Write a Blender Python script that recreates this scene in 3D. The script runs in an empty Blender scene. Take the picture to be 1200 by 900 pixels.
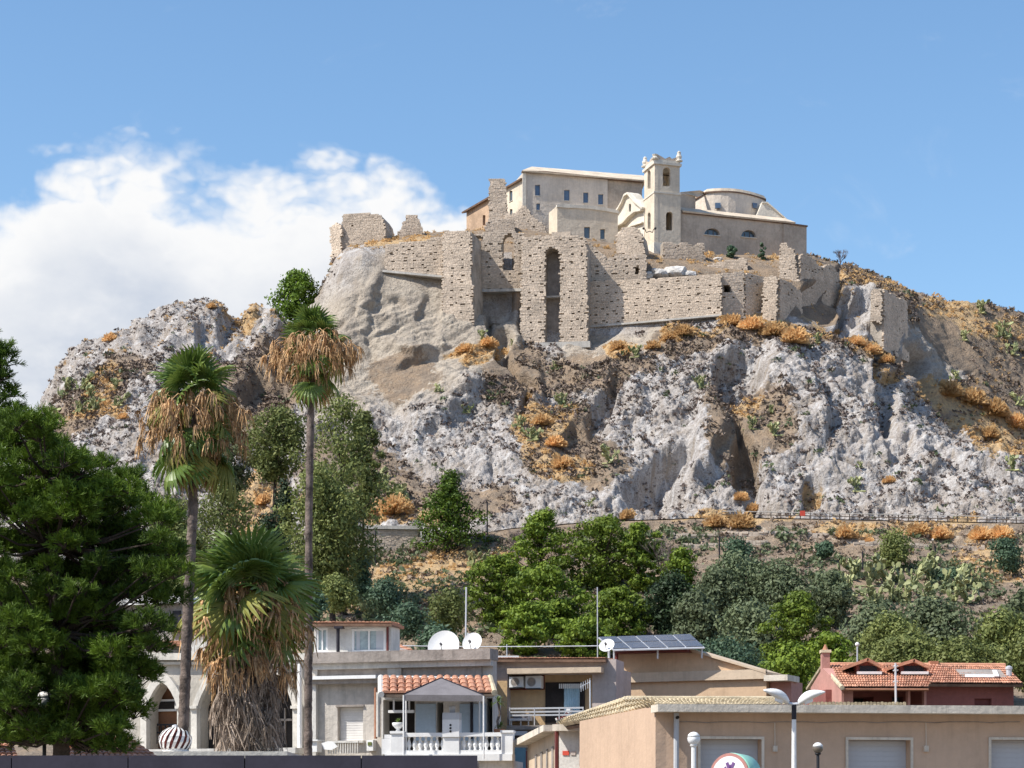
import bpy, bmesh, math, random
import numpy as np
from mathutils import Vector, Matrix
from mathutils.bvhtree import BVHTree
from mathutils.geometry import tessellate_polygon

SC = bpy.context.scene
COL = SC.collection
R = math.radians
# ------------------------------------------------------------------ camera
FPX, HX, HY, CZ = 2600.0, 600.0, 960.0, 1.7
cam_d = bpy.data.cameras.new('camera'); cam = bpy.data.objects.new('camera', cam_d); COL.objects.link(cam)
cam.location = (0, 0, CZ); cam.rotation_euler = (R(90), 0, 0)
cam_d.sensor_width = 36; cam_d.lens = 36 * FPX / 1200; cam_d.shift_y = (HY - 450) / 1200
cam_d.clip_start = 0.5; cam_d.clip_end = 20000
SC.camera = cam
# ------------------------------------------------------------------ light and exposure
SUN_DIR = Vector((-1, -0.42, 0)).normalized() * math.cos(R(50)); SUN_DIR.z = math.sin(R(50))
sun_d = bpy.data.lights.new('sun', 'SUN'); sun_d.energy = 5.0; sun_d.angle = R(0.5); sun_d.color = (1, .955, .88)
sun = bpy.data.objects.new('sun', sun_d); COL.objects.link(sun)
sun.rotation_euler = SUN_DIR.to_track_quat('Z', 'Y').to_euler(); sun.location = (-60, -30, 120)
SC.view_settings.view_transform = 'Standard'; SC.view_settings.look = 'None'
SC.view_settings.exposure = 0.34; SC.view_settings.gamma = 1
# ------------------------------------------------------------------ sky
world = bpy.data.worlds.new('World'); SC.world = world; world.use_nodes = True
nt = world.node_tree; nt.nodes.clear()
def N(nt, t, **kw):
    n = nt.nodes.new(t)
    for k, v in kw.items():
        if k.startswith('i_'): n.inputs[k[2:].replace('_', ' ')].default_value = v
        else: setattr(n, k, v)
    return n
def L(nt, a, b): nt.links.new(a, b)
def mathn(nt, op, a, b=None, c=None, clamp=False):
    n = nt.nodes.new('ShaderNodeMath'); n.operation = op; n.use_clamp = clamp
    for i, v in enumerate((a, b, c)):
        if v is None: continue
        if isinstance(v, (int, float)): n.inputs[i].default_value = v
        else: nt.links.new(v, n.inputs[i])
    return n.outputs[0]
def mapr(nt, v, a, b, c=0.0, d=1.0, kind='SMOOTHSTEP'):
    n = nt.nodes.new('ShaderNodeMapRange'); n.interpolation_type = kind
    nt.links.new(v, n.inputs[0])
    for i, x in enumerate((a, b, c, d)): n.inputs[i + 1].default_value = x
    return n.outputs[0]
sky = N(nt, 'ShaderNodeTexSky', sky_type='NISHITA', sun_disc=False, sun_elevation=R(50), sun_rotation=R(247.2))
sky.air_density = 1.0; sky.dust_density = 0.6; sky.ozone_density = 2.0; sky.altitude = 50
tc = N(nt, 'ShaderNodeTexCoord'); sep = N(nt, 'ShaderNodeSeparateXYZ'); L(nt, tc.outputs['Generated'], sep.inputs[0])
az = mathn(nt, 'ARCTAN2', sep.outputs[0], sep.outputs[1]); el = mathn(nt, 'ARCSINE', sep.outputs[2])
def px_az(px): return math.atan((px - HX) / FPX)
A0, A1 = px_az(-500), px_az(700)
a01 = mapr(nt, az, A0, A1, 0, 1, 'LINEAR')
fc = N(nt, 'ShaderNodeFloatCurve'); L(nt, a01, fc.inputs['Value'])
cv = fc.mapping.curves[0]
# height of the cloud bank over its azimuth: px -> py of its edge
edge = [(-500, 190), (-200, 215), (-60, 245), (20, 222), (70, 178), (130, 165), (185, 180), (235, 212), (285, 222), (330, 216), (400, 196), (440, 200), (490, 214), (560, 248), (610, 330), (700, 480)]
def el_of(px, py): return math.atan((HY - py) / FPX / math.sqrt(1 + ((px - HX) / FPX) ** 2))
pts = [((px_az(px) - A0) / (A1 - A0), el_of(px, py) / 0.35) for px, py in edge]
while len(cv.points) < len(pts): cv.points.new(0.5, 0.5)
for p, (x, y) in zip(cv.points, pts): p.location = (x, y); p.handle_type = 'AUTO'
fc.mapping.update()
top = mathn(nt, 'MULTIPLY', fc.outputs[0], 0.35)
mp = N(nt, 'ShaderNodeMapping'); L(nt, tc.outputs['Generated'], mp.inputs[0]); mp.inputs['Scale'].default_value = (1, 1, 1.5)
n1 = N(nt, 'ShaderNodeTexNoise', i_Scale=11.0, i_Detail=9.0, i_Roughness=0.60, i_Distortion=0.6); L(nt, mp.outputs[0], n1.inputs[0])
n2 = N(nt, 'ShaderNodeTexNoise', i_Scale=12.0, i_Detail=7.0, i_Roughness=0.6); L(nt, mp.outputs[0], n2.inputs[0])
d = mathn(nt, 'SUBTRACT', top, el)
wn = N(nt, 'ShaderNodeTexNoise', i_Scale=16.0, i_Detail=4.0, i_Roughness=0.6); L(nt, mp.outputs[0], wn.inputs[0])
wm = N(nt, 'ShaderNodeMix', data_type='RGBA', blend_type='LINEAR_LIGHT'); wm.inputs[0].default_value = .06; L(nt, mp.outputs[0], wm.inputs[6]); L(nt, wn.outputs['Color'], wm.inputs[7])
vo_ = N(nt, 'ShaderNodeTexVoronoi', feature='F1', i_Scale=26.0); L(nt, wm.outputs[2], vo_.inputs['Vector'])
vo2 = N(nt, 'ShaderNodeTexVoronoi', feature='F1', i_Scale=62.0); L(nt, wm.outputs[2], vo2.inputs['Vector'])
bil = mathn(nt, 'ADD', mathn(nt, 'MULTIPLY', mathn(nt, 'SUBTRACT', 0.45, vo_.outputs['Distance']), 0.028), mathn(nt, 'MULTIPLY', mathn(nt, 'SUBTRACT', 0.45, vo2.outputs['Distance']), 0.012))
d = mathn(nt, 'ADD', mathn(nt, 'ADD', d, bil), mathn(nt, 'MULTIPLY', mathn(nt, 'SUBTRACT', n1.outputs[0], 0.5), 0.042))
n5 = N(nt, 'ShaderNodeTexNoise', i_Scale=4.5, i_Detail=3.0, i_Roughness=0.5); L(nt, mp.outputs[0], n5.inputs[0])
d = mathn(nt, 'ADD', d, mathn(nt, 'MULTIPLY', mathn(nt, 'SUBTRACT', n5.outputs[0], 0.5), 0.02))
dens = mapr(nt, d, -0.008, 0.016)
# thin wisps high up
n3 = N(nt, 'ShaderNodeTexNoise', i_Scale=22.0, i_Detail=8.0, i_Roughness=0.6, i_Distortion=0.5); L(nt, mp.outputs[0], n3.inputs[0])
wisp = mathn(nt, 'MULTIPLY', mapr(nt, n3.outputs[0], 0.60, 0.82), 0.16)
dens = mathn(nt, 'MAXIMUM', dens, wisp)
depth = mapr(nt, d, 0.004, 0.075)
fill = mathn(nt, 'MULTIPLY', depth, mapr(nt, mathn(nt, 'SUBTRACT', n2.outputs[0], mathn(nt, 'MULTIPLY', bil, 9.0)), 0.25, 0.75, 0.2, 1.0, 'LINEAR'))
cr = N(nt, 'ShaderNodeMix', data_type='RGBA'); L(nt, fill, cr.inputs[0])
cr.inputs[6].default_value = (1.0, 1.0, 1.0, 1); cr.inputs[7].default_value = (.50, .58, .72, 1)
bgs = N(nt, 'ShaderNodeBackground'); bgs.inputs[1].default_value = 0.148
hs = N(nt, 'ShaderNodeHueSaturation'); hs.inputs['Saturation'].default_value = 1.12; hs.inputs['Hue'].default_value = 0.497; L(nt, sky.outputs[0], hs.inputs['Color'])
L(nt, hs.outputs[0], bgs.inputs[0])
bgc = N(nt, 'ShaderNodeBackground'); bgc.inputs[1].default_value = 0.78; L(nt, cr.outputs[2], bgc.inputs[0])
mx = N(nt, 'ShaderNodeMixShader'); L(nt, dens, mx.inputs[0]); L(nt, bgs.outputs[0], mx.inputs[1]); L(nt, bgc.outputs[0], mx.inputs[2])
wo = N(nt, 'ShaderNodeOutputWorld'); L(nt, mx.outputs[0], wo.inputs[0])

# ------------------------------------------------------------------ geometry helpers
def W(px, py, Y): return Vector(((px - HX) / FPX * Y, Y, CZ + (HY - py) / FPX * Y))
def X(px, Y): return (px - HX) / FPX * Y
def Z(py, Y): return CZ + (HY - py) / FPX * Y
UP = Vector((0, 0, 1))
class Fr:
    """a vertical wall plane through two ground points given as (bearing px, distance Y)"""
    def __init__(s, a, b):
        s.A = Vector((X(a[0], a[1]), a[1], 0)); s.B = Vector((X(b[0], b[1]), b[1], 0))
        s.u = (s.B - s.A).normalized(); s.n = Vector((s.u.y, -s.u.x, 0)); s.len = (s.B - s.A).length
    def sz(s, px, py):
        dx = (px - HX) / FPX; dz = (HY - py) / FPX
        t = (s.A.x * s.n.x + s.A.y * s.n.y) / (dx * s.n.x + s.n.y)
        return ((t * dx - s.A.x) * s.u.x + (t - s.A.y) * s.u.y, CZ + t * dz)
    def P(s, a, z, off=0.0): v = s.A + s.u * a + s.n * off; v.z = z; return v
    def pt(s, px, py, off=0.0): a, z = s.sz(px, py); return s.P(a, z, off)
class XY(Fr):
    def __init__(s, A, B):
        s.A = Vector((A[0], A[1], 0)); s.B = Vector((B[0], B[1], 0))
        s.u = (s.B - s.A).normalized(); s.n = Vector((s.u.y, -s.u.x, 0)); s.len = (s.B - s.A).length

def wl(o):
    v = Vector(o.location)
    while o.parent: o = o.parent; v += Vector(o.location)
    return v
class MB:
    def __init__(s): s.v = []; s.f = []
    def add(s, vs, fs):
        k = len(s.v); s.v += [tuple(p) for p in vs]; s.f += [tuple(i + k for i in f) for f in fs]; return s
    def hexa(s, b, t):   # bottom 4 and top 4 points
        return s.add(list(b) + list(t), [(3, 2, 1, 0), (4, 5, 6, 7), (0, 1, 5, 4), (1, 2, 6, 5), (2, 3, 7, 6), (3, 0, 4, 7)])
    def box(s, c, size, rz=0.0):
        c = Vector(c); hx, hy, hz = size[0] / 2, size[1] / 2, size[2] / 2
        m = Matrix.Rotation(rz, 3, 'Z')
        q = [c + m @ Vector((x * hx, y * hy, 0)) for x, y in ((-1, -1), (1, -1), (1, 1), (-1, 1))]
        return s.hexa([p - UP * hz for p in q], [p + UP * hz for p in q])
    def sbox(s, fr, s0, s1, z0, z1, d0, d1):
        q = [fr.P(s0, z0, d1), fr.P(s1, z0, d1), fr.P(s1, z0, d0), fr.P(s0, z0, d0)]
        return s.hexa(q, [p + UP * (z1 - z0) for p in q])
    def pbox(s, fr, px0, px1, py0, py1, d0, d1):   # py0 above py1
        a0 = fr.sz(px0, py0); a1 = fr.sz(px1, py1)
        return s.sbox(fr, a0[0], a1[0], a1[1], a0[1], d0, d1)
    def slab(s, p0, p1, p2, p3, th):
        q = [Vector(p) for p in (p0, p1, p2, p3)]
        n = (q[1] - q[0]).cross(q[3] - q[0]).normalized()
        if n.z < 0: n = -n
        return s.hexa([p - n * th for p in q], q)
    def prism(s, fr, loop, d0, d1, holes=(), px=True):
        loops = [list(loop)] + [list(h) for h in holes]
        if px: loops = [[fr.sz(*p) for p in l] for l in loops]
        tri = tessellate_polygon([[Vector((a, z, 0)) for a, z in l] for l in loops])
        flat = [p for l in loops for p in l]; n = len(flat)
        vs = [fr.P(a, z, d1) for a, z in flat] + [fr.P(a, z, d0) for a, z in flat]
        fs = []
        for t in tri:
            a, b, c = (flat[i] for i in t)
            cr_ = (b[0] - a[0]) * (c[1] - a[1]) - (b[1] - a[1]) * (c[0] - a[0])
            t = tuple(t) if cr_ > 0 else (t[0], t[2], t[1])
            fs.append(t); fs.append(tuple(i + n for i in reversed(t)))
        k = 0
        for l in loops:
            m = len(l); area = sum(l[i][0] * l[(i + 1) % m][1] - l[(i + 1) % m][0] * l[i][1] for i in range(m))
            for i in range(m):
                a, b = k + i, k + (i + 1) % m
                q = (a, a + n, b + n, b) if (area > 0) == (k == 0) else (b, b + n, a + n, a)
                fs.append(q)
            k += m
        return s.add(vs, fs)
    def plan(s, pts, z0, z1, scale_top=1.0, dz=None):
        n = len(pts); cx = sum(p[0] for p in pts) / n; cy = sum(p[1] for p in pts) / n
        vs = [Vector((p[0], p[1], z0)) for p in pts] + [Vector((cx + (p[0] - cx) * scale_top, cy + (p[1] - cy) * scale_top, z1)) for p in pts]
        fs = [tuple(range(n - 1, -1, -1)), tuple(range(n, 2 * n))] + [(i, (i + 1) % n, n + (i + 1) % n, n + i) for i in range(n)]
        return s.add(vs, fs)
    def tube(s, pts, r, n=6, caps=True):
        pts = [Vector(p) for p in pts]; rr = r if isinstance(r, (list, tuple)) else [r] * len(pts)
        k = len(s.v); m = len(pts)
        for i, p in enumerate(pts):
            t = (pts[min(i + 1, m - 1)] - pts[max(i - 1, 0)])
            t = t.normalized() if t.length > 1e-9 else UP
            a = t.cross(Vector((0, 1, 0)) if abs(t.y) < .9 else Vector((1, 0, 0))).normalized(); b = t.cross(a)
            for j in range(n):
                th = 2 * math.pi * j / n; s.v.append(tuple(p + (a * math.cos(th) + b * math.sin(th)) * rr[i]))
        for i in range(m - 1):
            for j in range(n):
                s.f.append((k + i * n + j, k + (i + 1) * n + j, k + (i + 1) * n + (j + 1) % n, k + i * n + (j + 1) % n))
        if caps:
            s.f.append(tuple(k + j for j in range(n))); s.f.append(tuple(k + (m - 1) * n + j for j in reversed(range(n))))
        return s
    def lathe(s, c, prof, n=12, axis=None):
        c = Vector(c); q = axis.to_track_quat('Z', 'Y').to_matrix() if axis else Matrix.Identity(3)
        k = len(s.v)
        for r, z in prof:
            for j in range(n):
                th = 2 * math.pi * j / n; s.v.append(tuple(c + q @ Vector((r * math.cos(th), r * math.sin(th), z))))
        for i in range(len(prof) - 1):
            for j in range(n):
                s.f.append((k + i * n + j, k + i * n + (j + 1) % n, k + (i + 1) * n + (j + 1) % n, k + (i + 1) * n + j))
        s.f.append(tuple(k + j for j in reversed(range(n)))); s.f.append(tuple(k + (len(prof) - 1) * n + j for j in range(n)))
        return s
    def ball(s, c, r, n=10, m=7, sz=1.0):
        return s.lathe(c, [(r * max(.02, math.sin(math.pi * i / m)), -r * sz * math.cos(math.pi * i / m)) for i in range(m + 1)], n)
    def build(s, name, m, parent=None, smooth=False, kind=None, label=None):
        me = bpy.data.meshes.new(name)
        V = np.array(s.v, dtype=np.float64).reshape(-1, 3)
        if parent: org = wl(parent)
        else: org = Vector(((V[:, 0].min() + V[:, 0].max()) / 2, (V[:, 1].min() + V[:, 1].max()) / 2, V[:, 2].min()))
        V = V - np.array(org)
        me.from_pydata(V.tolist(), [], s.f); me.materials.append(m)
        if smooth: me.polygons.foreach_set('use_smooth', [True] * len(me.polygons))
        o = bpy.data.objects.new(name, me); COL.objects.link(o)
        if parent: o.parent = parent
        else: o.location = org
        if kind: o['kind'] = kind
        if label: o['label'] = label
        return o
def fast(name, V, Fq, m, parent=None, kind=None, smooth=False, origin=None):
    """mesh from numpy arrays; Fq is (n, 3) or (n, 4)"""
    me = bpy.data.meshes.new(name); k = Fq.shape[1]
    if parent: org = np.array(wl(parent))
    elif origin is not None: org = np.array(origin)
    else: org = np.zeros(3)
    me.vertices.add(len(V)); me.vertices.foreach_set('co', (V - org).astype(np.float32).ravel())
    me.loops.add(Fq.size); me.loops.foreach_set('vertex_index', Fq.astype(np.int32).ravel())
    me.polygons.add(len(Fq)); me.polygons.foreach_set('loop_start', np.arange(0, Fq.size, k, dtype=np.int32))
    if smooth: me.polygons.foreach_set('use_smooth', np.ones(len(Fq), dtype=bool))
    me.update(calc_edges=True); me.materials.append(m)
    o = bpy.data.objects.new(name, me); COL.objects.link(o)
    if parent: o.parent = parent
    else: o.location = org
    if kind: o['kind'] = kind
    return o
def thing(name, label, cat, loc, group=None):
    o = bpy.data.objects.new(name, None); COL.objects.link(o); o.location = loc; o.empty_display_size = .2
    return tag(o, label, cat, group)
def tag(o, label, cat, group=None):
    o['label'] = label; o['category'] = cat
    if group: o['group'] = group
    return o
def inst(name, mesh, parent, co, rot=(0, 0, 0), sc=(1, 1, 1)):
    """one more object on a shared mesh; co is in world coordinates"""
    o = bpy.data.objects.new(name, mesh); COL.objects.link(o)
    if parent: o.parent = parent; o.location = Vector(co) - wl(parent)
    else: o.location = co
    o.rotation_euler = rot; o.scale = sc if not isinstance(sc, (int, float)) else (sc, sc, sc)
    return o
def arch(px0, px1, pyb, pys, pyt, n=8, pointed=False):
    """loop in px: bottom pyb, spring line pys, crown pyt"""
    cx = (px0 + px1) / 2; h = (px1 - px0) / 2; l = [(px0, pyb), (px1, pyb)]
    for i in range(n + 1):
        t = i / n
        if pointed:
            a = math.pi * t; c = math.cos(a); x = c; y = (1 - abs(c) ** 1.55) ** .8
        else: x = math.cos(math.pi * t); y = math.sin(math.pi * t)
        l.append((cx + h * x, pys - (pys - pyt) * y))
    return l

# ------------------------------------------------------------------ numpy noise
rs = np.random.RandomState(7)
_perm = rs.permutation(256); _perm = np.concatenate([_perm, _perm]); _grad = rs.normal(size=(256, 3)); _grad /= np.linalg.norm(_grad, axis=1)[:, None]
def perlin(P):
    Pi = np.floor(P).astype(int); f = P - Pi; Pi &= 255; u = f * f * f * (f * (f * 6 - 15) + 10); out = 0
    for dx in (0, 1):
        wx = u[:, 0] if dx else 1 - u[:, 0]
        for dy in (0, 1):
            wy = u[:, 1] if dy else 1 - u[:, 1]
            for dz in (0, 1):
                wz = u[:, 2] if dz else 1 - u[:, 2]
                h = _perm[_perm[_perm[(Pi[:, 0] + dx) & 255] + ((Pi[:, 1] + dy) & 255)] + ((Pi[:, 2] + dz) & 255)]
                g = _grad[h]
                out = out + wx * wy * wz * (g[:, 0] * (f[:, 0] - dx) + g[:, 1] * (f[:, 1] - dy) + g[:, 2] * (f[:, 2] - dz))
    return out * 1.5
def fbm(P, s, o=3):
    r = 0; a = 1.0
    for i in range(o): r = r + a * perlin(P / s + 17.3 * i); s *= .5; a *= .5
    return r
def ridge(P, s): return 0.55 - 1.7 * np.abs(perlin(P / s + 5.7))
def sm(x, a, b):
    t = np.clip((x - a) / (b - a), 0, 1); return t * t * (3 - 2 * t)
# ------------------------------------------------------------------ materials
def mat(name, col, rough=.85, var=.18, scale=1.0, bump=.3, bscale=None, spec=.3, streak=0.0, metal=0.0, island=0.0, col2=None, fine=0.0, trans=0.0):
    """procedural colour: base, two scales of variation, optional vertical streaks, optional per-piece variation"""
    m = bpy.data.materials.new(name); m.use_nodes = True; t = m.node_tree; b = t.nodes['Principled BSDF']
    b.inputs['Roughness'].default_value = rough; b.inputs['Specular IOR Level'].default_value = spec; b.inputs['Metallic'].default_value = metal
    tc = N(t, 'ShaderNodeTexCoord'); co = tc.outputs['Object']
    n1 = N(t, 'ShaderNodeTexNoise', i_Scale=scale, i_Detail=6.0, i_Roughness=.6); L(t, co, n1.inputs[0])
    n2 = N(t, 'ShaderNodeTexNoise', i_Scale=scale * 9, i_Detail=4.0, i_Roughness=.7); L(t, co, n2.inputs[0])
    c2 = col2 or tuple(c * (1 - var * 2.2) for c in col)
    mx = N(t, 'ShaderNodeMix', data_type='RGBA'); mx.inputs[6].default_value = (*[min(1, c * (1 + var * .5)) for c in col], 1); mx.inputs[7].default_value = (*c2, 1)
    f = mathn(t, 'ADD', mathn(t, 'MULTIPLY', n1.outputs[0], .65), mathn(t, 'MULTIPLY', n2.outputs[0], .35))
    L(t, mapr(t, f, .36, .66), mx.inputs[0]); out = mx.outputs[2]
    if streak:
        mp = N(t, 'ShaderNodeMapping'); L(t, co, mp.inputs[0]); mp.inputs['Scale'].default_value = (3, 3, .22)
        n3 = N(t, 'ShaderNodeTexNoise', i_Scale=1.3, i_Detail=5.0, i_Roughness=.7); L(t, mp.outputs[0], n3.inputs[0])
        hv = N(t, 'ShaderNodeHueSaturation'); L(t, out, hv.inputs['Color'])
        L(t, mapr(t, n3.outputs[0], .45, .75, 1.0, 1 - streak), hv.inputs['Value']); out = hv.outputs[0]
    if island:
        g = N(t, 'ShaderNodeNewGeometry'); hv = N(t, 'ShaderNodeHueSaturation'); L(t, out, hv.inputs['Color'])
        L(t, mapr(t, g.outputs['Random Per Island'], 0, 1, 1 - island, 1 + island, 'LINEAR'), hv.inputs['Value']); out = hv.outputs[0]
        oi = N(t, 'ShaderNodeObjectInfo'); hv = N(t, 'ShaderNodeHueSaturation'); L(t, out, hv.inputs['Color'])
        L(t, mapr(t, oi.outputs['Random'], 0, 1, 1 - island * .6, 1 + island * .6, 'LINEAR'), hv.inputs['Value']); out = hv.outputs[0]
    L(t, out, b.inputs['Base Color'])
    if bump:
        bs = bscale or scale * 8
        n4 = N(t, 'ShaderNodeTexNoise', i_Scale=bs, i_Detail=5.0, i_Roughness=.65); L(t, co, n4.inputs[0])
        bn = N(t, 'ShaderNodeBump', i_Strength=bump, i_Distance=.6 / bs); L(t, n4.outputs[0], bn.inputs['Height']); L(t, bn.outputs[0], b.inputs['Normal'])
    return m
def leafmat(name, ca, cb, rough=.6, trans=.25, spec=.25):
    """foliage: colour varies leaf by leaf between two greens and by clump; light passes through"""
    m = bpy.data.materials.new(name); m.use_nodes = True; t = m.node_tree; b = t.nodes['Principled BSDF']
    b.inputs['Roughness'].default_value = rough; b.inputs['Specular IOR Level'].default_value = spec
    g = N(t, 'ShaderNodeNewGeometry'); tc = N(t, 'ShaderNodeTexCoord'); oi = N(t, 'ShaderNodeObjectInfo')
    n = N(t, 'ShaderNodeTexNoise', i_Scale=.6, i_Detail=3.0); L(t, tc.outputs['Object'], n.inputs[0])
    f = mathn(t, 'ADD', mathn(t, 'MULTIPLY', g.outputs['Random Per Island'], .5), mathn(t, 'MULTIPLY', mapr(t, n.outputs[0], .35, .65), .5))
    mx = N(t, 'ShaderNodeMix', data_type='RGBA'); L(t, f, mx.inputs[0]); mx.inputs[6].default_value = (*ca, 1); mx.inputs[7].default_value = (*cb, 1)
    hv = N(t, 'ShaderNodeHueSaturation'); L(t, mx.outputs[2], hv.inputs['Color']); L(t, mapr(t, oi.outputs['Random'], 0, 1, .82, 1.18, 'LINEAR'), hv.inputs['Value'])
    L(t, hv.outputs[0], b.inputs['Base Color'])
    tr = N(t, 'ShaderNodeBsdfTranslucent'); L(t, hv.outputs[0], tr.inputs[0])
    ms = N(t, 'ShaderNodeMixShader'); ms.inputs[0].default_value = trans
    L(t, b.outputs[0], ms.inputs[1]); L(t, tr.outputs[0], ms.inputs[2]); L(t, ms.outputs[0], t.nodes['Material Output'].inputs[0])
    return m
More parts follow.
